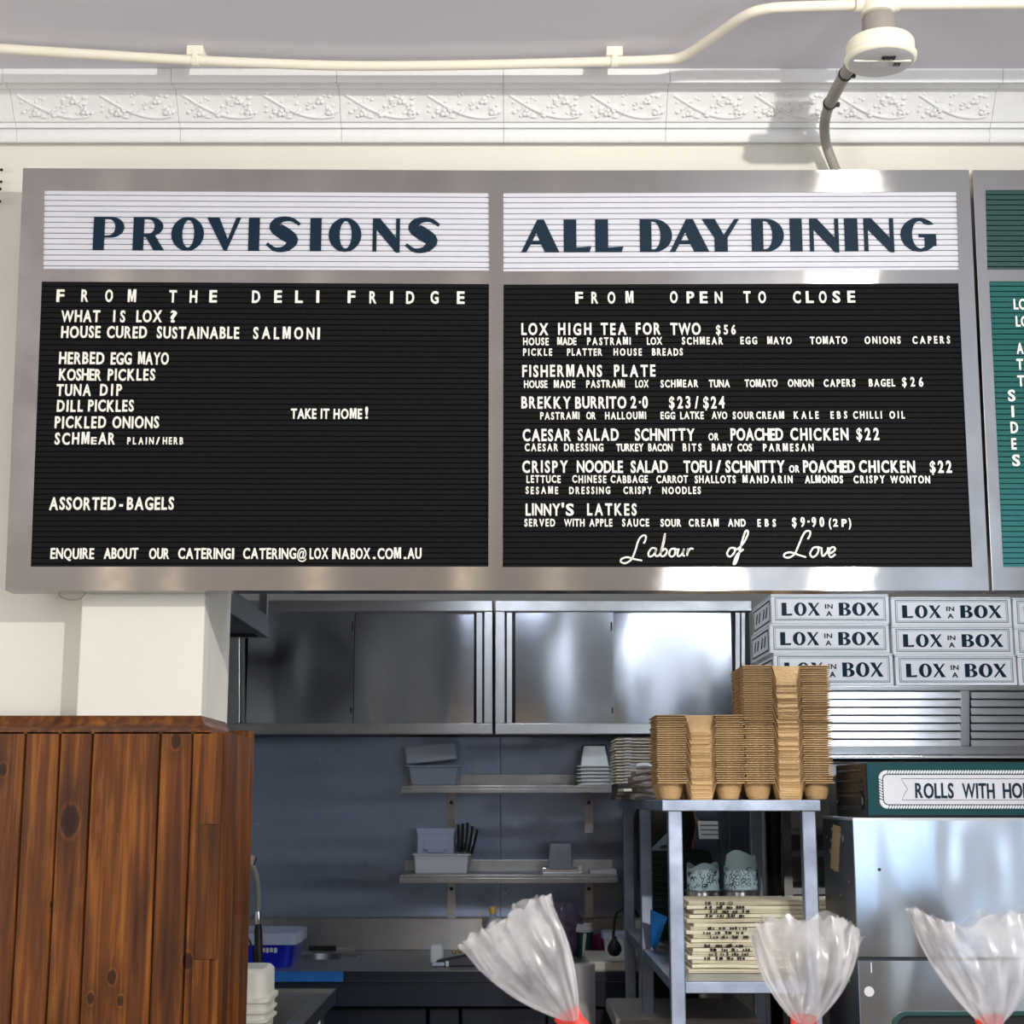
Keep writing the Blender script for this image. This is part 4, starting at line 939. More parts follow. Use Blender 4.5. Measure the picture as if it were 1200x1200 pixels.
# grey crate under the rack
t = thing('floor_bin', (.5,4.75,0), 'grey lidded bin standing on the floor below the steel rack', 'bin')
zbn = PZZ(780,1191,4.62)
MB().hexa([(.33,4.62,0),(.66,4.62,0),(.66,5.0,0),(.33,5.0,0),(.31,4.6,zbn-.04),(.68,4.6,zbn-.04),(.68,5.02,zbn-.04),(.31,5.02,zbn-.04)]).build('body', M['darkmetal'], t, bevel=.01)
MB().box((.29,4.58,zbn-.04),(.70,5.04,zbn)).build('lid', M['conduit'], t, bevel=.008)

# cup carriers: one folded-pulp tray, then nested copies
def make_carrier(base, label, group):
    t = thing('cup_carrier', base, label, 'cup carrier', group); b = Vector(base); m = MB()
    H = .042; W = .107; D = .107
    pf = [(-W,0),(-.036,0),(-.024,-H),(.024,-H),(.036,0),(W,0)]; th = .0020
    vs = []; n = len(pf)
    for y in (-D, D):
        for x, z in pf: vs.append(b+Vector((x, y, z+H)))
        for x, z in pf: vs.append(b+Vector((x, y, z+H-th)))
    fs = []
    for i in range(n-1): fs += [(i,i+1,2*n+i+1,2*n+i), (n+i,3*n+i,3*n+i+1,n+i+1), (i,n+i,n+i+1,i+1), (2*n+i,2*n+i+1,3*n+i+1,3*n+i)]
    fs += [(0,2*n,3*n,n),(n-1,2*n-1,4*n-1,3*n-1)]
    m.add(vs, fs)
    # sloped end tab closing the slot, rolled rim
    m.add([b+Vector(v) for v in ((-.024,-D,0),(.024,-D,0),(.036,-D+.022,H),(-.036,-D+.022,H),(-.024,-D+.003,0),(.024,-D+.003,0),(.036,-D+.025,H),(-.036,-D+.025,H))], [(0,1,2,3),(7,6,5,4),(0,3,7,4),(1,5,6,2)])
    for s in (-1, 1):
        a, c = sorted((s*.036, s*W)); m.box(b+Vector((a,-D-.0015,H-.0024)), b+Vector((c,-D+.001,H+.0002)))
    m.build('tray', M['card'], t)
    for sx in (-1, 1):
        for sy in (-1, 1):
            c = b+Vector((sx*.072, sy*.055, 0))
            MB().lathe([(.019,.000),(.0245,.002),(.0275,.012),(.0345,H-.003)], c, 18, close=False).add([c+Vector((.0245*cos(2*pi*k/18), .0245*sin(2*pi*k/18), .0018)) for k in range(18)], [tuple(range(18))]).build('cup_well', M['card'], t, smooth=True)
    return t
proto = None
rnd = random.Random(11)
for gi, (x0, x1, ytop, nn, which) in enumerate(((771,872.5,838,31,'shorter'),(874,976,780,53,'taller'))):
    cx = PXX((x0+x1)/2, 900, 3.88); z0 = ZR; z1 = PZZ((x0+x1)/2, ytop, 3.88) - .042
    for k in range(nn):
        loc = (cx + rnd.uniform(-.002,.002), 3.985 + rnd.uniform(-.0025,.0025), z0 + .0005 + (z1-z0)*k/(nn-1))
        lab = 'brown moulded cup carrier, %s from the top of the %s stack' % (ordinal(nn-k), which) if k not in (0, nn-1) else 'brown moulded cup carrier, %s of the %s stack' % ('lowest, its cup wells showing,' if k == 0 else 'topmost, its slot showing,', which)
        g = 'cup carriers in the %s stack' % which
        if proto is None: proto = make_carrier(loc, lab, g)
        else: dup(proto, loc, lab, g)

# foil trays, boards and the folded cloth further back on the rack
xa, xb = PXX(720.5,890,5.0), PXX(781,890,5.0)
zf0 = ZR + .0005
t = None
m = MB().box((xa+.004,4.97,zf0),(xb,5.25,zf0+.05)); tag(m.build('folded_apron', M['darkcloth'], bevel=.004), 'dark folded cloth under the flat carton stack on the steel rack', 'cloth')
zf0 += .0505; zf1 = PZZ(750,864,5.0); nn = 15; pitch = (zf1-zf0)/nn
for k in range(nn):
    z = zf0 + pitch*k; dx = rnd.uniform(-.005,.004)
    lab = 'flat folded pale carton, %s in the pile behind the shorter carrier stack' % ('lowest' if k == 0 else 'topmost' if k == nn-1 else ordinal(nn-k)+' from the top')
    if k == 0:
        t = thing('flat_carton', ((xa+xb)/2,5.1,z), lab, 'carton', 'flat cartons on the steel rack')
        MB().box((xa,4.98,z),(xb,5.22,z+pitch*.42)).build('panel', M['paper'], t)
        MB().box((xa+.004,4.985,z+pitch*.5),(xb-.03,5.2,z+pitch*.85)).build('flap', M['grey_cloth'], t)
        MB().hexa([(xa+.02,4.976,z+pitch*.1),(xa+.045,4.976,z+pitch*.1),(xa+.045,4.98,z+pitch*.1),(xa+.02,4.98,z+pitch*.1),(xa+.03,4.976,z+pitch*.7),(xa+.05,4.976,z+pitch*.7),(xa+.05,4.98,z+pitch*.7),(xa+.03,4.98,z+pitch*.7)]).build('tuck_tab', M['whitepaper'], t)
    else: dup(t, ((xa+xb)/2+dx, 5.1+rnd.uniform(-.004,.004), z), lab)
x0, x1 = PXX(742,905,4.45), PXX(776,905,4.45)
t = thing('folded_cloth', ((x0+x1)/2,4.5,ZR), 'crumpled grey folded cloth beside the shorter carrier stack', 'cloth')
for k in range(6):
    m = MB(); zz = ZR + .0005 + .0165*k; pts = []
    r = .008; off = .006*sin(k*1.7)
    vs = []; nx = 10
    for j, (yy, dz) in enumerate(((4.40,0),(4.392,.007),(4.40,.015),(4.58,.015),(4.58,0))):
        for i in range(nx+1):
            u = i/nx; vs.append((x0+off+(x1-x0)*u, yy+.006*sin(u*7+k), zz+dz+.004*sin(u*5+k*1.3)))
    fs = [(j*(nx+1)+i, j*(nx+1)+i+1, ((j+1)%5)*(nx+1)+i+1, ((j+1)%5)*(nx+1)+i) for j in range(5) for i in range(nx)]
    fs += [tuple(j*(nx+1) for j in range(5)), tuple(j*(nx+1)+nx for j in range(5))[::-1]]
    m.add(vs, fs); m.build('fold', M['grey_cloth'] if k < 5 else M['whitepaper'], t, smooth=True)
x0, x1 = PXX(713,935,5.3), PXX(747,935,5.3)
for k in range(3):
    z = ZR+.0005+.012*k; m = MB().hexa([(x0+.004*k,4.96-.02*k-.25,z-.0),(x1,4.70,z),(x1,4.94,z),(x0+.004*k,4.94,z),(x0+.004*k,4.69,z+.008),(x1,4.70,z+.010),(x1,4.94,z+.010),(x0+.004*k,4.94,z+.008)])
    tag(m.build('folded_sheet', M['paper'] if k == 2 else M['grey_cloth'], bevel=.002), ('lowest folded paper sheet at the rack corner by the wall shelf','middle folded paper sheet at the rack corner by the wall shelf','topmost cream folded paper sheet at the rack corner by the wall shelf')[k], 'paper', 'folded sheets on the rack corner')

# canisters of patterned wrap, dark cartons, blue sheet on the rack's shelf
def canister(label, x0, x1, ytop, ybase, Y, lean):
    c = Vector((PXX((x0+x1)/2,1030,Y), Y, zsh)); r = (PXX(x1,1030,Y)-PXX(x0,1030,Y))/2
    zc_, zt_ = PZZ(820,ybase,Y)-zsh, PZZ(820,ytop,Y)-zsh
    t = thing('canister', c, label, 'canister')
    MB().lathe([(r*.97,0),(r*.98,zc_-.004),(r*1.04,zc_-.002),(r*1.06,zc_+.002),(r*1.0,zc_+.003)], c, 30, close=False).build('can', M['steel'], t, smooth=True)
    p = thing('paper_wrap', c+Vector((0,0,.002)), 'roll of pale blue swirl-patterned paper standing in the '+('canister nearer the rack leg' if lean == 0 else 'canister beside the black apron'), 'paper')
    m = MB(); n = 40; vs = []
    for z in (.004, None):
        for k in range(n+1):
            w = 2*pi*k/n; top = zt_ + (.028 if (lean and 205 < (k*9) % 360 < 330) else 0) + .008*sin(3*w+lean); vs.append(c+Vector((r*.93*cos(w), r*.93*sin(w), z if z else top)))
    m.add(vs, [(k,k+1,n+2+k,n+1+k) for k in range(n)]); m.build('sheet', M['bluepaper'], p, smooth=True)
    m = MB(); rr = random.Random(3+lean)
    for q in range(44):   # printed swirls wrapped round the roll
        w0 = R(190+160*rr.random()); z0 = zc_+.008+(zt_-zc_-.022)*rr.random(); R0 = rr.uniform(.004,.012)
        pts = []
        for k in range(9):
            a = k/8*rr.choice((4.2,5.4)); rad = R0*(1-.08*k); w = w0+rad*cos(a+q)/r; z = z0+rad*sin(a+q)
            if z < zt_-.002: pts.append(c+Vector((r*.938*cos(w), r*.938*sin(w), z)))
        if len(pts) > 3: m.tube(pts, .0008, 4)
    m.build('print', M['navy'], p)
    return t
canister('steel canister of patterned paper nearer the front rack leg', 803.5, 844, 1014, 1043.5, 4.45, 0)
canister('steel canister of patterned paper beside the black apron', 847, 889, 1011, 1043, 4.45, 1)
xA, xB = PXX(762,1010,5.0), PXX(833,1010,5.0); zz = zsh+.0005; n = 14; pt_ = (PZZ(800,997,5.0)-zz)/n
for k in range(n):
    lab = 'dark green folded carton, %s of the stack on the rack shelf' % ('lowest' if k == 0 else 'topmost' if k == n-1 else ordinal(n-k)+' from the top')
    if k == 0:
        t = thing('green_carton', ((xA+xB)/2,5.1,zz), lab, 'carton', 'dark green cartons on the rack shelf')
        MB().box((xA,4.97,zz),(xB,5.25,zz+pt_*.55)).build('panel', M['greenbox'], t)
        MB().box((xA+.005,4.975,zz+pt_*.6),(xB-.004,5.2,zz+pt_*.92)).build('flap', M['greenbox'], t)
    else: dup(t, ((xA+xB)/2+rnd.uniform(-.006,.006), 5.1+rnd.uniform(-.006,.006), zz+pt_*k), lab)
zt2 = zz+pt_*n+.0005
m = MB(); a, b = PXX(761,985,5.0), PXX(800,985,5.0); m.prism([[(a,zt2),(b,zt2),(b-.005,zt2+.055),(b-.04,zt2+.062)]], lambda x,y,d: Vector((x,5.0+d,y)), 0, .006); 
t = thing('patterned_sheet', ((a+b)/2,5.0,zt2), 'pale patterned paper corner standing on the dark green cartons', 'paper'); m.build('sheet', M['bluepaper'], t)
m = MB()
for q in range(16):
    u, v = rnd.random(), rnd.random()*.7; c = Vector((a+.02+(b-a-.035)*(.25+.7*u), 4.9985, zt2+.008+.04*v*u)); m.tube([c+Vector((.006*cos(k*.8),0,.006*sin(k*.8))) for k in range(6)], .0008, 4)
m.build('print', M['navy'], t)
bp_ = [P(762,1041,4.55), P(782,1050,4.55), P(768,1090,4.62), P(757,1084,4.62)]
q = [bp_[3]+Vector((.012,0,0)), bp_[2], bp_[1], bp_[0]]
base = min(p.z for p in q)
q = [p - Vector((0,0,base-zsh-.0005)) for p in q]
m = MB().hexa([q[0],q[1],q[1]+Vector((0,.012,0)),q[0]+Vector((0,.012,0)),q[3],q[2],q[2]+Vector((0,.012,0)),q[3]+Vector((0,.012,0))]); tag(m.build('blue_folder', M['blue'], bevel=.002), 'bright blue folder leaning between the rack legs beside the dark green cartons', 'folder')

# stack of folded printed paper bags
nb = 17; zb0 = zsh+.0005; zb1 = PZZ(880,1055.5,4.05); ph = (zb1-zb0)/nb
xa0, xb0 = PXX(806,1100,4.05), PXX(998,1100,4.05)
for k in range(nb):
    lab = 'cream folded paper bag, %s of the printed pile on the rack shelf' % ('lowest' if k == 0 else 'topmost' if k == nb-1 else ordinal(nb-k)+' from the top')
    z = zb0+ph*k; sh = .012*sin(k*1.9); xl_ = xa0+.006*(k % 3)+sh*.3; xr_ = xb0+sh-.012*((k*7) % 5)/5
    t = thing('paper_bag', ((xl_+xr_)/2, 4.15, z), lab, 'paper bag', 'folded paper bags on the rack shelf')
    m = MB(); nx = 14; vs = []
    for yy, dz in ((4.045,.25),(4.04+.004*(k%2),.5),(4.045,.9),(4.27,.9),(4.27,.1),(4.045,.05)):
        for i in range(nx+1):
            u = i/nx; wv = (.0035*sin(u*6+k*.9)+.004*sin(u*2.2+k*.35)) if 0 < k < nb-1 else 0
            vs.append((xl_+(xr_-xl_)*u, yy+.004*sin(u*5+k), z+ph*dz*.96+wv*.35))
    L_ = 6; fs = [(j*(nx+1)+i, j*(nx+1)+i+1, ((j+1)%L_)*(nx+1)+i+1, ((j+1)%L_)*(nx+1)+i) for j in range(L_) for i in range(nx)] + [tuple(j*(nx+1) for j in range(L_)), tuple(j*(nx+1)+nx for j in range(L_))[::-1]]
    m.add(vs, fs); m.build('bag', M['paper'], t, smooth=True)
    if k in (3,4,5,6,8,9,10,13,14,15,16):
        m = MB(); rr = random.Random(k)
        for g in range(4 if k != 16 else 3):
            u0 = (.10,.21,.31,.41)[g]*(.26/(xr_-xl_)) + .04
            for q in range(3):
                x = xl_+(xr_-xl_)*u0+.006*q+rr.uniform(-.002,.002); h = ph*rr.uniform(.45,.75)
                m.box((x,4.0365,z+ph*.2),(x+rr.uniform(.002,.006),4.0395,z+ph*.2+h))
        m.build('print', M['print'], t)

# apron and steel shelving behind the rack
t = thing('steel_shelving', (PXX(940,1000,5.75),5.9,0), 'brown-grey steel shelving seen behind the front rack leg', 'shelving')
a, b = PXX(918,1000,5.7), PXX(1010,1000,5.7)
for x in (a, b-.03):
    for y in (5.7, 6.12): MB().box((x,y,0),(x+.03,y+.03,2.0)).build('upright', M['counter'], t)
for y0 in (972,998,1042):
    z = PZZ(900,y0,5.7); MB().box((a+.03,5.702,z-.018),(b-.03,6.148,z+.004)).build('shelf', M['steel'], t)
MB().box((a+.031,6.10,.3),(b-.031,6.118,1.95)).build('back_panel', M['grey_cloth'], t)
m = MB(); x0, x1 = PXX(888,1000,5.62), PXX(916,1000,5.62); zt3, zb3 = PZZ(900,925,5.62), .75; vs = []; nx = 12
for j in range(9):
    for i in range(nx+1):
        u, v = i/nx, j/8; vs.append((x0+(x1-x0)*u-.02*v*(u-.5), 5.62+.018*sin(u*14+v)*(.3+v), zt3+(zb3-zt3)*v))
m.add(vs, [(j*(nx+1)+i, j*(nx+1)+i+1, (j+1)*(nx+1)+i+1, (j+1)*(nx+1)+i) for j in range(8) for i in range(nx)])
t = thing('hanging_apron', ((x0+x1)/2,5.65,zb3), 'black apron hanging from the steel shelving beside the patterned paper', 'apron'); o = m.build('cloth', M['blackmatte'], t, smooth='all', normals=False)
o.modifiers.new('s','SOLIDIFY').thickness = .004
MB().tube([((x0+x1)/2-.02,5.62,zt3-.005),((x0+x1)/2,5.69,zt3+.06),((x0+x1)/2+.02,5.62,zt3-.005)], .004, 6).build('neck_strap', M['blackmatte'], t)
# ------------------------------------------------------------------ oven block, toaster, louvred hood and cartons
YO = 3.6; xo = PXX(1001.5,1000,YO); zo = PZZ(1100,958.5,YO); XE = 1.75
ov = thing('steel_oven', (xo+.4,3.8,0), 'large bright steel oven cabinet below the green sign', 'oven')
YOB = 3.97
MB().box((xo+.003,YO+.012,0),(XE,YOB,zo-.006)).build('body', M['darkmetal'], ov)
MB().box((xo,YO+.005,zo-.006),(XE,YOB,zo)).build('top', M['steel'], ov)
zd = PZZ(1100,1121.5,YO); zd2 = PZZ(1100,1126,YO)
n, w = 16, 12; vs = []
for i in range(n+1):
    for j in range(w+1):
        u, v = i/n, j/w; vs.append((xo+(XE-xo)*u, YO+.003-.004*sin(pi*v)*sin(3*pi*u+.5), zd+(zo-.006-zd)*v))
MB().add(vs, [(i*(w+1)+j, (i+1)*(w+1)+j, (i+1)*(w+1)+j+1, i*(w+1)+j+1) for i in range(n) for j in range(w)]).build('upper_door', M['oven'], ov, smooth='all', normals=False)
MB().box((xo,YO+.004,zd),(xo+.004,YO+.012,zo-.006)).build('door_edge', M['steel'], ov)
gx0, gx1 = PXX(1046,1190,YO), XE-.12; gz1 = PZZ(1100,1186,YO)
rl = [(p.x, p.y) for p in rrect((gx0+gx1)/2, gz1-.15, gx1-gx0, .30, .03, 0)]
m = MB(); m.prism([[(xo,.25),(XE,.25),(XE,zd2),(xo,zd2)], rl], lambda x,y,d: Vector((x,YO+d,y)), 0, .011); m.build('lower_panel', M['oven'], ov)
def rr_loop(e): return [(p.x, p.y) for p in rrect((gx0+gx1)/2, gz1-.15, gx1-gx0-2*e, .30-2*e, .03-e*.6, 0)]
m = MB(); m.prism([rr_loop(-.002), rr_loop(.008)], lambda x,y,d: Vector((x,YO-.006+d,y)), 0, .012); m.build('window_gasket', M['dgreen'], ov, bevel=.002)
m = MB(); m.prism([rr_loop(.008)], lambda x,y,d: Vector((x,YO+.006+d,y)), 0, .004); m.build('window_glass', M['black'], ov)
tp0 = P(982,968,3.7)
def side(px, py):   # point on the oven's side panel seen at a photo position
    u = (px-600)/FPX; v = (600-py)/FPX; d = Vector((u, cos(PITCH)-v*sin(PITCH), sin(PITCH)+v*cos(PITCH))); t = (xo+.001)/d.x; return Vector((xo+.001, d.y*t, CAM_H+d.z*t))
q = [side(*p) for p in ((973,1017),(982,1022),(984.5,969),(976,966))]
MB().add(q+[p+Vector((.002,0,0)) for p in q], [(0,1,2,3),(7,6,5,4),(0,4,5,1),(1,5,6,2),(2,6,7,3),(3,7,4,0)]).build('tape_strip', M['tan'], ov)
m = MB(); rnd = random.Random(5)
for k in range(26):
    c = Vector((xo+.002, 3.68+.26*rnd.random(), 1.12+.36*rnd.random())); m.box(c+Vector((-.0012,-.003*rnd.random()-.001,-.006*rnd.random())), c+Vector((.001,.002,.004)))
m.build('scuff', M['conduit'], ov)
c = P(1030.5,1019,YO); MB().tube([c+Vector((0,-.002,0)), c+Vector((0,.006,0))], .0035, 10).build('rivet', M['black'], ov)
c = P(1018.5,1162,YO); MB().tube([c+Vector((0,-.0012,0)), c+Vector((0,.004,0))], .011, 20).build('round_sticker', M['detector_face'], ov)
c = P(1021,1134,YO); MB().box(c+Vector((-.001,-.001,-.011)), c+Vector((.001,.002,.011))).build('label_strip', M['white'], ov)

# conveyor toaster with its sign
xt = PXX(1016.5,930,YO+.02); YT = YO+.02; zt0, zt1 = zo+.0005, PZZ(1100,893,YT)
ts = thing('sign_box', (xt+.4,3.8,zo), 'dark green boxed appliance lettered ROLLS WITH on top of the steel oven', 'appliance')
MB().box((xt,YT+.004,zt0),(XE-.02,3.965,zt1)).build('housing', M['black'], ts, bevel=.004)
fz0 = PZZ(1100,955.5,YT); fp = MB().box((xt+.001,YT,fz0),(XE-.02,YT+.0045,zt1-.001)).build('front_panel', M['toastgreen'], ts, bevel=.001)
xs0 = xt-.002
m = MB()
for z0, z1 in ((.30,.42),(.50,.62)):
    ys0, ys1 = 3.67, 3.93; za, zb2 = zt0+(zt1-zt0)*z0, zt0+(zt1-zt0)*z1
    m.tube([(xs0,ys0,za),(xs0,ys0,zb2),(xs0,ys0+.01,zb2+.006),(xs0,ys1-.01,zb2+.006),(xs0,ys1,zb2),(xs0,ys1,za)], .003, 6)
m.tube([(xs0,3.67,zt0+.022),(xs0,3.93,zt0+.022),(xs0,3.94,zt0+.03),(xs0,3.94,zt0+.042),(xs0,3.93,zt0+.05),(xs0,3.67,zt0+.05),(xs0,3.66,zt0+.042),(xs0,3.66,zt0+.03)], .004, 6, closed=True)
m.tube([(xs0,3.67,zt1-.018),(xs0,3.93,zt1-.018)], .003, 6)
m.build('moulded_handle', M['darkmetal'], ts, smooth=True)
Ypl = YT-.0005
pl0, pl1 = P(1034.5,908,Ypl), P(1034.5,942.5,Ypl); hpl = pl0.z-pl1.z; xpr = XE-.07
pc = ((pl0.x+xpr)/2, (pl0.z+pl1.z)/2)
lp = lambda e, r: [(p.x, p.y) for p in rrect(pc[0], pc[1], xpr-pl0.x+2*e, hpl+2*e, r, 0, 6)]
MB().prism([lp(0,.010)], lambda x,y,d: Vector((x,Ypl-d,y)), 0, .0015).build('plaque', M['white_board'], ts)
MB().prism([lp(.0025,.012), lp(-.0002,.010)], lambda x,y,d: Vector((x,Ypl-d,y)), 0, .0012).build('plaque_outline', M['navy'], ts)
# twisted rope border
L0 = lp(.006,.014); m = MB(); P3 = [Vector((x, Ypl-.001, y)) for x, y in L0]
seg = []
for i in range(len(P3)):
    a, b = P3[i], P3[(i+1) % len(P3)]; nn = max(1, int((b-a).length/.0062))
    for k in range(nn): seg.append(a.lerp(b, k/nn))
for i, p in enumerate(seg):
    d = (seg[(i+1) % len(seg)]-p).normalized(); nrm = Vector((-d.z,0,d.x)); m.tube([p-nrm*.0036-d*.0022, p+nrm*.0036+d*.0022], .0021, 6)
m.build('rope_border', M['white'], ts, smooth=True)
m = MB()
rb = [P(x,y,Ypl-.0016) for x, y in ((1300,912.5),(1056,912.5),(1060.5,920),(1063.5,924.8),(1060.5,929.5),(1057,937.5),(1300,937.5))]
m.tube(rb, .0006, 5, caps=True); m.build('ribbon_outline', M['navy'], ts)
m = MB()
k0 = YT-.0022
for w_, a, b in (('ROLLS',1072.8,1118),('WITH',1128,1166),('HOLES',1175.5,1222)): word(m, w_, a, b, 935, 935.3, 18, k0, .001)
m.build('lettering', M['navy'], ts)

# louvred hood
YH = 4.35; xh = PXX(926,840,YH); zh0, zh1 = PZZ(1050,884,YH), PZZ(1050,802.5,YH); XH = 1.95
hd = thing('louvred_hood', (xh+.5,4.9,zh0), 'wide louvred stainless hood beneath the white cartons', 'hood')
MB().box((xh,YH+.03,zh0),(XH,5.3,zh1)).build('body', M['darkmetal'], hd)
m = MB()
fr = [(926,803.5,1300,809.5),(926,874.5,1300,884)]
for a in fr: m.pbox(*a, YH, .031)
m.pbox(1126,809.5,1136.5,874.5, YH-.002, .032); m.build('frame', M['steel'], hd, bevel=.002)
ys_ = [811+9.35*k for k in range(7)]
for s, (xa_, xb_) in enumerate(((928,1125),(1137.5,1298))):
    for y in ys_:
        A = P(xa_, y, YH+.004); B = P(xb_, y, YH+.004); C0 = P(xa_, y+7.4, YH-.001); 
        z1_, z0_ = A.z, C0.z
        MB().hexa([(A.x,YH-.002,z0_),(B.x,YH-.002,z0_),(B.x,YH+.002,z0_-.0015),(A.x,YH+.002,z0_-.0015),(A.x,YH+.004,z1_),(B.x,YH+.004,z1_),(B.x,YH+.008,z1_-.001),(A.x,YH+.008,z1_-.001)]).build('louvre', M['steel'], hd)
c0, c1 = P(926,888.5,YH-.01), P(1320,888.5,YH-.01); MB().tube([c0, c1], .0125, 16).build('drip_rail', M['chrome'], hd, smooth=True)
MB().box((xh,YH-.005,zh0-.06),(XH,5.3,zh0-.0235)).build('under_shelf', M['steel'], hd, bevel=.004)
m = MB()
for x in (1018,1065,1115,1163,1208): p = P(x,884.5,YH-.02); m.sphere(p, .003, 8)
m.build('rivet', M['chrome'], hd)
for x in (xh+.04, XH-.02): MB().tube([(x,5.2,0),(x,5.2,zh0-.06)], .018, 12).build('leg', M['steel'], hd, smooth=True)

# printed cartons
YB = 4.38; zbx = zh1
rows = [('bottom', [(907.5,765.5,1046,800.8),(1050,767.5,1190.5,801.3),(1194.5,768.5,1335,801.8)]),
        ('middle', [(902.5,730.8,1041.5,765.2),(1046.5,733.5,1186.5,766.8),(1190.5,735,1331,767.5)]),
        ('top',    [(904.3,696.5,1041.2,730.4),(1045.5,699.6,1184.5,732.6),(1188.5,700.5,1329,734)])]
cols = ['nearest the cup carriers', 'in the middle column', 'in the outermost column']
zz0 = [zbx+.0003]*3
for rn, boxes in rows:
    for ci, (x0, y0, x1, y1) in enumerate(boxes):
        a, b = P(x0, y1, YB), P(x1, y0, YB); h = b.z-a.z; zb = zz0[ci]; zt_ = b.z if rn == 'top' else b.z
        h = max(.075, zt_-zb); zz0[ci] = zb+h+.0004
        cx = (a.x+b.x)/2; w = b.x-a.x
        t = thing('printed_carton', (cx,YB+.17,zb), 'white carton lettered LOX IN A BOX, %s row, %s' % (rn, cols[ci]), 'carton', 'printed cartons on the hood')
        MB().box((a.x,YB,zb),(b.x,YB+.34,zb+h)).build('box', M['boxwhite'], t, bevel=.0025)
        zl = zb+h*.80; MB().box((a.x-.0006,YB-.0006,zl+h*.13),(b.x+.0006,YB+.3406,zl+h*.145)).build('lid_seam', M['boxgrey'], t)
        F = lambda u, v, d=0: Vector((a.x+w*u, YB-d, zb+h*v))
        m = MB()
        for e, th in ((.03,.007),(.045,.003)):
            ev = e*w/h*.85
            o_ = [(e,ev),(1-e,ev),(1-e,1-ev),(e,1-ev)]; tt = th; tv = th*w/h
            i_ = [(e+tt,ev+tv),(1-e-tt,ev+tv),(1-e-tt,1-ev-tv),(e+tt,1-ev-tv)]
            m.prism([o_, i_], lambda x,y,d: F(x,y,d), 0, .0007)
        m.build('border', M['boxgrey'], t)
        # lettering drawn in the carton's own face
        m = MB(); Wp = 137.0
        for ch, p0, p1 in zip('LOXBOX', (12,26.5,42.5,78.5,94,110.5), (24.5,41,56.5,92.5,109.5,125.5)):
            m.prism(DISP[ch], lambda x,y,d: F((p0+(p1-p0)*x)/Wp, .27+.44*y, d), 0, .0009)
        for w_, p0, p1, v0, hv in (('IN',62.5,71.5,.51,.16),('A',63.5,70.5,.26,.17)):
            ws = [GL[c_][2] for c_ in w_]; gap = .12; tot = sum(ws)+gap*(len(w_)-1); X0 = 0
            for c_, cw in zip(w_, ws):
                m.add([F((p0+(p1-p0)*(X0+v.x)/tot)/Wp, v0+hv*v.y, .0005+.0004*v.z) for v in GL[c_][0]], GL[c_][1]); X0 += cw+gap
        m.build('lettering', M['navy'], t)
        if ci == 0:
            m = MB(); G = lambda u, v, d=0: Vector((a.x-.0006-d, YB+.34*(1-u), zb+h*v))
            m.prism([[(.06,.1),(.94,.1),(.94,.84),(.06,.84)], [(.08,.15),(.92,.15),(.92,.79),(.08,.79)]], lambda x,y,d: G(x,y,d), 0, .0006)
            for p0, p1 in ((.18,.30),(.33,.45),(.55,.67),(.70,.82)): m.prism([[(p0,.3),(p0+.05,.3),(p1,.65),(p1-.05,.65)]], lambda x,y,d: G(x,y,d), 0, .0006)
            m.build('side_print', M['navy'], t)

# ------------------------------------------------------------------ the cook seen through the rack, head turned in profile
def skin_obj(name, verts, edges, radii, mt, parent, levels=2):
    me = bpy.data.meshes.new(name); org = WL[parent.name]
    me.from_pydata([Vector(v)-org for v in verts], edges, []); me.materials.append(mt)
    o = bpy.data.objects.new(name, me); COL.objects.link(o); o.parent = parent
    s = o.modifiers.new('skin', 'SKIN'); s.use_smooth_shade = True
    for i, r in enumerate(radii): me.skin_vertices[0].data[i].radius = (r, r) if not isinstance(r, tuple) else r
    me.skin_vertices[0].data[0].use_root = True
    b = o.modifiers.new('sub', 'SUBSURF'); b.levels = levels; b.render_levels = levels
    WL[o.name] = org; return o
pxp, pyp = .60, 5.84
hd_c = P(784, 960, pyp); zh_ = hd_c.z; hx = hd_c.x
pe = thing('person', (hx,pyp,0), 'person in black clothes with dark hair standing behind the steel rack', 'person')
hipz = .86; nz = zh_-.13
V = [(hx+.01,pyp,hipz),(hx-.01,pyp,1.06),(hx-.03,pyp,nz-.14),(hx-.02,pyp,nz-.03),(hx-.01,pyp,nz+.03),
     (hx+.0,pyp-.08,.5),(hx-.01,pyp-.09,.09),(hx+.07,pyp-.10,.04),(hx+.0,pyp+.08,.5),(hx-.01,pyp+.09,.09),(hx+.04,pyp+.10,.04),
     (hx-.03,pyp-.17,nz-.07),(hx+.0,pyp-.20,nz-.30),(hx+.19,pyp-.13,nz-.26),(hx-.03,pyp+.17,nz-.07),(hx+.0,pyp+.20,nz-.30),(hx+.19,pyp+.13,nz-.26)]
E = [(0,1),(1,2),(2,3),(3,4),(0,5),(5,6),(6,7),(0,8),(8,9),(9,10),(2,11),(11,12),(12,13),(2,14),(14,15),(15,16)]
Rr = [.11,.11,.12,.06,.05,.075,.05,.04,.075,.05,.04,.065,.05,.035,.065,.05,.035]
skin_obj('body', V, E, Rr, M['blackmatte'], pe)
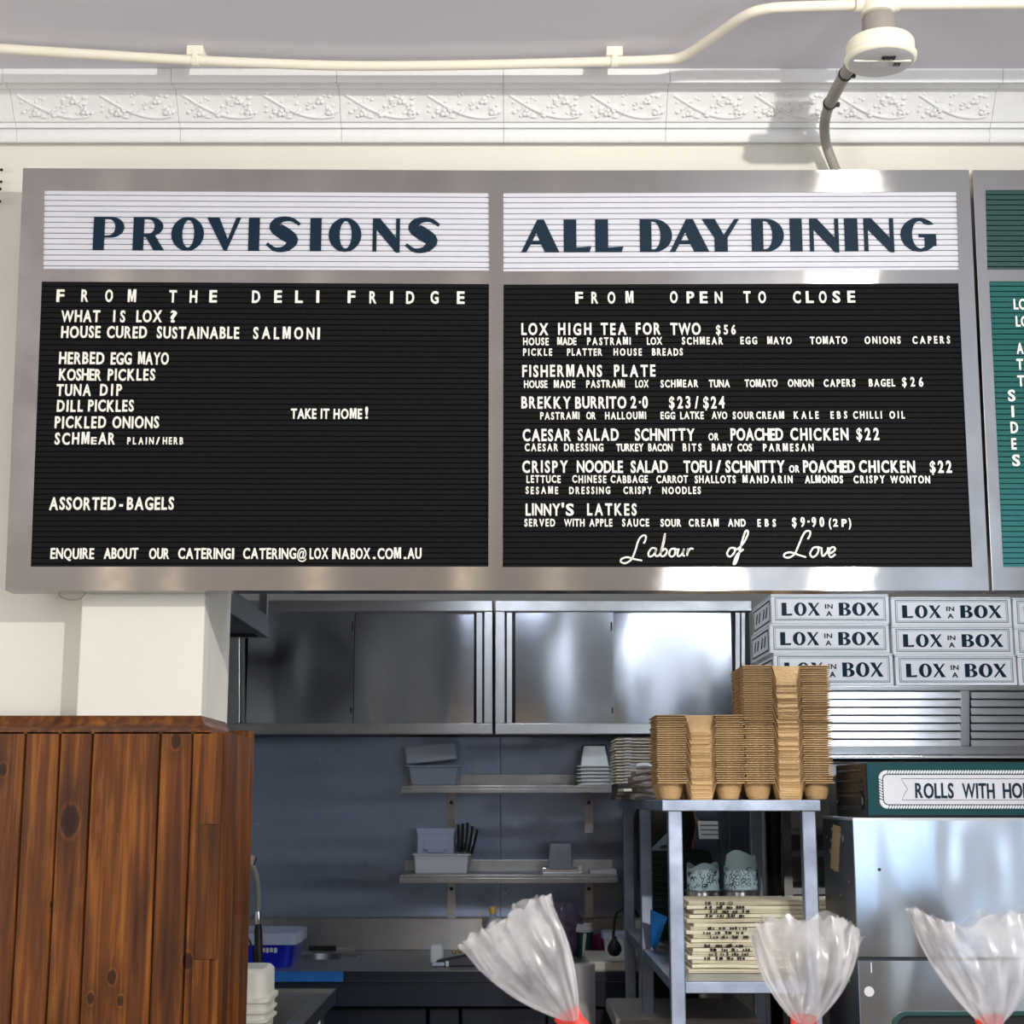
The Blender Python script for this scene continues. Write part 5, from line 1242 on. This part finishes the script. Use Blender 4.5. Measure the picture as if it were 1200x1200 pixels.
# head: profile facing +x, built from stacked rings
def head_pt(u, w):   # u 0 chin..1 crown, w angle (0 = facing +x)
    z = zh_ - .115 + .235*u
    r = .052+.036*sin(pi*min(1,u*.9+.12))**.8 if u < .95 else .035
    if u > .85: r *= math.sqrt(max(.05, 1-((u-.85)/.16)**2))
    x = r*1.22*cos(w)-.012*(1-u); y = r*.86*sin(w)
    f = max(0, cos(w))**6
    nose = .022*math.exp(-((u-.44)/.05)**2)*max(0,cos(w))**24; lips = .007*math.exp(-((u-.235)/.035)**2)*max(0,cos(w))**10; chin = .012*math.exp(-((u-.06)/.07)**2)*f; sock = -.008*math.exp(-((u-.55)/.04)**2)*max(0,cos(w-.45*(1 if w < pi else -1)))**8
    return Vector((hx+x+(nose+lips+chin+sock)*1.0, pyp+y, z))
m = MB(); n, kk = 36, 26; vs = [head_pt(i/kk, 2*pi*k/n) for i in range(kk+1) for k in range(n)]
m.add(vs, [(i*n+k, i*n+(k+1)%n, (i+1)*n+(k+1)%n, (i+1)*n+k) for i in range(kk) for k in range(n)] + [tuple(range(n))[::-1], tuple(range(kk*n,(kk+1)*n))])
m.tube([(hx-.02,pyp,zh_-.17),(hx-.012,pyp,zh_-.06)], .048, 16)
m.sphere((hx-.012,pyp-.077,zh_-.01), .022, 10, sc=(.8,.35,1.3)); m.sphere((hx-.012,pyp+.077,zh_-.01), .022, 10, sc=(.8,.35,1.3))
m.build('head', M['skin'], pe, smooth='all')
m = MB()
for s in (-1, 1): m.sphere((hx+.082,pyp+s*.033,zh_+.015), .010, 8, sc=(.6,1.2,.8))
m.build('eye', M['hair'], pe, smooth=True)
m = MB(); vs = []
for i in range(15):
    for k in range(n):
        u = -.55+1.57*i/14; w = 2*pi*k/n; front = abs(((w+pi) % (2*pi))-pi); p = head_pt(max(.12,min(u,1)), w); p.z += .235*min(0,u-.12); c = Vector((hx-.01,pyp,p.z)); g = (1.16 if front > .62 else (.7 if u > .1 else .5)) if u < .74 else 1.1
        q = c+(p-c)*g; 
        if u > .95: q.z += .012
        vs.append(q)
m.add(vs, [(i*n+k, i*n+(k+1)%n, (i+1)*n+(k+1)%n, (i+1)*n+k) for i in range(14) for k in range(n)] + [tuple(range(14*n,15*n))]); m.build('hair', M['hair'], pe, smooth='all')
# hands: palm with five bent fingers, under the sheet
shz = PZZ(822,982,pyp); sx0, sx1 = PXX(814,972,pyp), PXX(830,972,pyp)
for s in (-1, 1):
    wv = Vector((hx+.19,pyp+s*.13,nz-.26)); to = Vector((sx1+.02, pyp+s*.06, shz-.01)); d = (to-wv).normalized(); pal = wv+d*.055
    sd = Vector((0,0,1)).cross(d).normalized(); up = d.cross(sd)
    V = [wv, pal]; E = [(0,1)]; Q = [.026,.030]
    for f, (o, L_) in enumerate(((-.026,.052),(-.009,.064),(.009,.060),(.026,.046))):
        b = len(V); V += [pal+sd*o+d*.028, pal+sd*o+d*(.028+L_*.55)+up*.004, pal+sd*o*.9+d*(.028+L_*.8)-up*.018]; E += [(1,b),(b,b+1),(b+1,b+2)]; Q += [.0095,.0085,.0075]
    b = len(V); V += [pal-sd*s*.034+up*.006, pal-sd*s*.048+d*.028+up*.012, pal-sd*s*.044+d*.046+up*.008]; E += [(1,b),(b,b+1),(b+1,b+2)]; Q += [.011,.0095,.008]
    skin_obj('hand', V, E, Q, M['skin'], pe, 1)
m = MB().hexa([(sx0,pyp-.14,shz),(sx1+.06,pyp-.14,shz),(sx1+.06,pyp-.137,shz),(sx0,pyp-.137,shz),(sx0,pyp-.10,shz+.062),(sx1+.06,pyp-.10,shz+.062),(sx1+.06,pyp-.097,shz+.062),(sx0,pyp-.097,shz+.062)])
t = thing('paper_docket', ((sx0+sx1)/2,pyp-.1,shz), 'white printed paper sheet held before the person behind the rack', 'paper'); m.build('sheet', M['whitepaper'], t)
m = MB()
for k in range(3): z = shz+.014+.016*k; y = pyp-.1415+.04*(z-shz)/.062; m.box((sx0+.008,y-.0006,z),(sx1+.03,y+.001,z+.0025))
m.build('print', M['print'], t)

# ------------------------------------------------------------------ clear bags gathered with red tape, on the front counter
ZFC = 1.12
fcn = thing('front_counter', (.3,1.35,0), 'front service counter below the picture where the clear bags stand', 'counter')
MB().box((-1.1,1.12,0),(1.6,1.58,ZFC-.04)).build('base', M['tanwall'], fcn)
MB().box((-1.12,1.10,ZFC-.04),(1.62,1.60,ZFC)).build('top', M['counter'], fcn, bevel=.004)
def clear_bag(label, neck, edges, Y, seed, body_dx=0):
    """neck: photo point of the tie; edges: outline points of the open top fan from one side to the other"""
    rr = random.Random(seed); nk = P(*neck, Y); n = 64; rows_ = 14
    E_ = [P(x, y, Y) for x, y in smooth_pts(edges, 8)]; ne = len(E_)
    body = nk + Vector((body_dx,0,-.11)); body.z = ZFC
    t = thing('clear_bag', (body.x, Y, ZFC), label, 'bag', 'clear bags on the front counter')
    m = MB(); vs = []
    ph_ = [rr.uniform(0, 6.28) for _ in range(6)]
    for j in range(rows_+1):
        v = j/rows_
        for k in range(n):
            w = 2*pi*k/n; s = (1-cos(w))/2    # 0..1..0 : front sheet there, back sheet returning
            f = s*(ne-1); i = min(int(f), ne-2); e = E_[i].lerp(E_[i+1], f-i)
            p = nk.lerp(e, v**.92)
            bulge = sin(pi*min(1, v*1.05))**.8
            side_ = sin(w); p = p + Vector((0, -side_*(.010+.030*bulge), 0))
            ax = (e-nk).normalized(); per = Vector((ax.z,0,-ax.x))
            pl = (.0042*sin(17*w+ph_[0]+2.5*v) + .0030*sin(29*w+ph_[1]-4*v) + .0022*sin(11*w+ph_[2]+9*v))*(.25+v)
            p = p + Vector((0, pl*1.1, 0)) + per*pl*.5*s*(1-s)*4
            p = p + per*(s-.5)*.018*bulge*(1 if v < .97 else 1)
            if j == rows_: p = p + ax*rr.uniform(-.004,.004)
            # gathered neck keeps a real girth
            p = p + Vector((.008*cos(w)*(1-v)**3*-1, .008*-sin(w)*(1-v)**3, 0))
            vs.append(p)
    m.add(vs, [(j*n+k, j*n+(k+1)%n, (j+1)*n+(k+1)%n, (j+1)*n+k) for j in range(rows_) for k in range(n)])
    m.build('gathered_top', M['film'], t, smooth='all', normals=False)
    ax = (E_[ne//2]-nk).normalized()
    m = MB().tube([nk-ax*.012, nk-ax*.004, nk+ax*.005], [.0125,.0105,.0115], 18, caps=False); m.build('tape_tie', M['red'], t, smooth=True)
    m = MB(); pr_ = [(.05,.0),(.062,.012),(.066,.06),(.058,.11)]
    hgt = (nk-ax*.012).z-ZFC; c = Vector((body.x,Y,ZFC)); top = nk-ax*.012; vs = []
    lev = [(.055,.001),(.066,.02),(.068,.35),(.055,.68),(.026,.90),(.0115,1.0)]; nn = 28
    for r, u in lev:
        ctr = c.lerp(top, u)
        if u < .5: ctr = Vector((c.x, c.y, ZFC+hgt*u))
        for k in range(nn): w = 2*pi*k/nn; vs.append(ctr+Vector((r*cos(w)*(1+.04*sin(5*w)), r*sin(w)*.85, 0)))
    m.add(vs, [(i*nn+k, i*nn+(k+1)%nn, (i+1)*nn+(k+1)%nn, (i+1)*nn+k) for i in range(len(lev)-1) for k in range(nn)] + [tuple(range(nn))[::-1]]); m.build('bag_body', M['film'], t, smooth='all')
    m = MB()
    for k in range(3): m.lathe([(.012,.0),(.045,.006),(.05,.02),(.045,.034),(.012,.04)], c+Vector((0,0,.004+.042*k)), 20)
    m.build('contents', M['bread'], t, smooth=True)
clear_bag('clear gathered bag leaning over towards the paper roll, tied with red tape', (667,1193), [(540,1112),(552,1098),(575,1086),(592,1080),(604,1064),(625,1056),(642,1051),(648,1062)], 1.36, 3, .03)
clear_bag('clear gathered bag fanned out before the printed paper bags, tied with red tape', (942,1197), [(878,1092),(892,1078),(918,1074),(945,1076),(975,1073),(996,1082),(1008,1100)], 1.36, 8)
clear_bag('clear gathered bag in front of the steel oven, tied with red tape', (1160,1199), [(1062,1066),(1078,1066),(1094,1076),(1120,1086),(1150,1072),(1185,1070),(1206,1064),(1222,1086)], 1.36, 21)

# ------------------------------------------------------------------ lamps
def tube_lamp(loc, length, along, mt, label):
    t = thing('batten_lamp', loc, label, 'lamp', 'batten lamps on the ceiling'); c = Vector(loc)
    dx, dy = (length/2,.03) if along == 'x' else (.03,length/2)
    MB().box(c+Vector((-dx,-dy,.03)), c+Vector((dx,dy,.06))).build('housing', M['white'], t)
    MB().box(c+Vector((-dx*.97,-dy*.8,0)), c+Vector((dx*.97,dy*.8,.03))).build('diffuser', mt, t, bevel=.006)
for x, rd, z0 in ((-1.60,.042,2.15),(-1.37,.018,2.15),(-.785,.03,2.15),(-.178,.03,2.15),(.171,.026,2.15)):
    t = thing('pendant_lamp', (x,-.2,z0), 'warm upright tube lamp hanging from the shop ceiling out of view', 'lamp', 'pendant lamps in the shop')
    c = Vector((x,-.2,z0))
    MB().lathe([(rd*.8,0),(rd,.01),(rd,.66),(rd*.8,.67)], c, 20).build('tube', M['lampglow'], t, smooth=True)
    MB().lathe([(rd*1.05,.665),(rd*1.05,.70),(.008,.72),(.004,.73),(.004,ZC-z0)], c, 16).build('cap', M['white'], t, smooth=True)
for x, y, l_ in ((.98,3.56,.85),(.0,4.75,.42)): tube_lamp((x,y,2.54), l_, 'x', M['kitchenglow'], 'cool batten lamp on the kitchen ceiling out of view')
sp_ = Vector((1.18,.62,2.90)); aim = Vector((-1.3,3.05,2.3))
t = thing('spotlight', (sp_.x,sp_.y,ZC), 'small white spotlight on the shop ceiling out of view', 'lamp')
d = (aim-sp_).normalized()
MB().tube([sp_-d*.10, sp_-d*.012], .035, 20).tube([sp_-d*.05, (sp_.x-d.x*.05,sp_.y-d.y*.05,ZC)], .008, 10).build('can', M['white'], t, smooth=True)
ld = bpy.data.lights.new('spot_beam', 'SPOT'); ld.energy = 205; ld.color = (1,.95,.86); ld.spot_size = R(135); ld.spot_blend = 1; ld.shadow_soft_size = .022
lo = bpy.data.objects.new('spot_beam', ld); COL.objects.link(lo); lo.location = sp_; lo.rotation_euler = d.to_track_quat('-Z','Y').to_euler()

sq = Vector((.85,-.8,2.90)); aim2 = Vector((.72,4.0,1.28)); d2 = (aim2-sq).normalized()
t = thing('spotlight', (sq.x,sq.y,ZC), 'small white spotlight on the shop ceiling aimed at the pass, out of view', 'lamp')
MB().tube([sq-d2*.10, sq-d2*.012], .035, 20).tube([sq-d2*.05, (sq.x-d2.x*.05,sq.y-d2.y*.05,ZC)], .008, 10).build('can', M['white'], t, smooth=True)
ld2 = bpy.data.lights.new('pass_beam', 'SPOT'); ld2.energy = 300; ld2.color = (1,.97,.92); ld2.spot_size = R(21); ld2.spot_blend = .7; ld2.shadow_soft_size = .04
lo2 = bpy.data.objects.new('pass_beam', ld2); COL.objects.link(lo2); lo2.location = sq; lo2.rotation_euler = d2.to_track_quat('-Z','Y').to_euler()
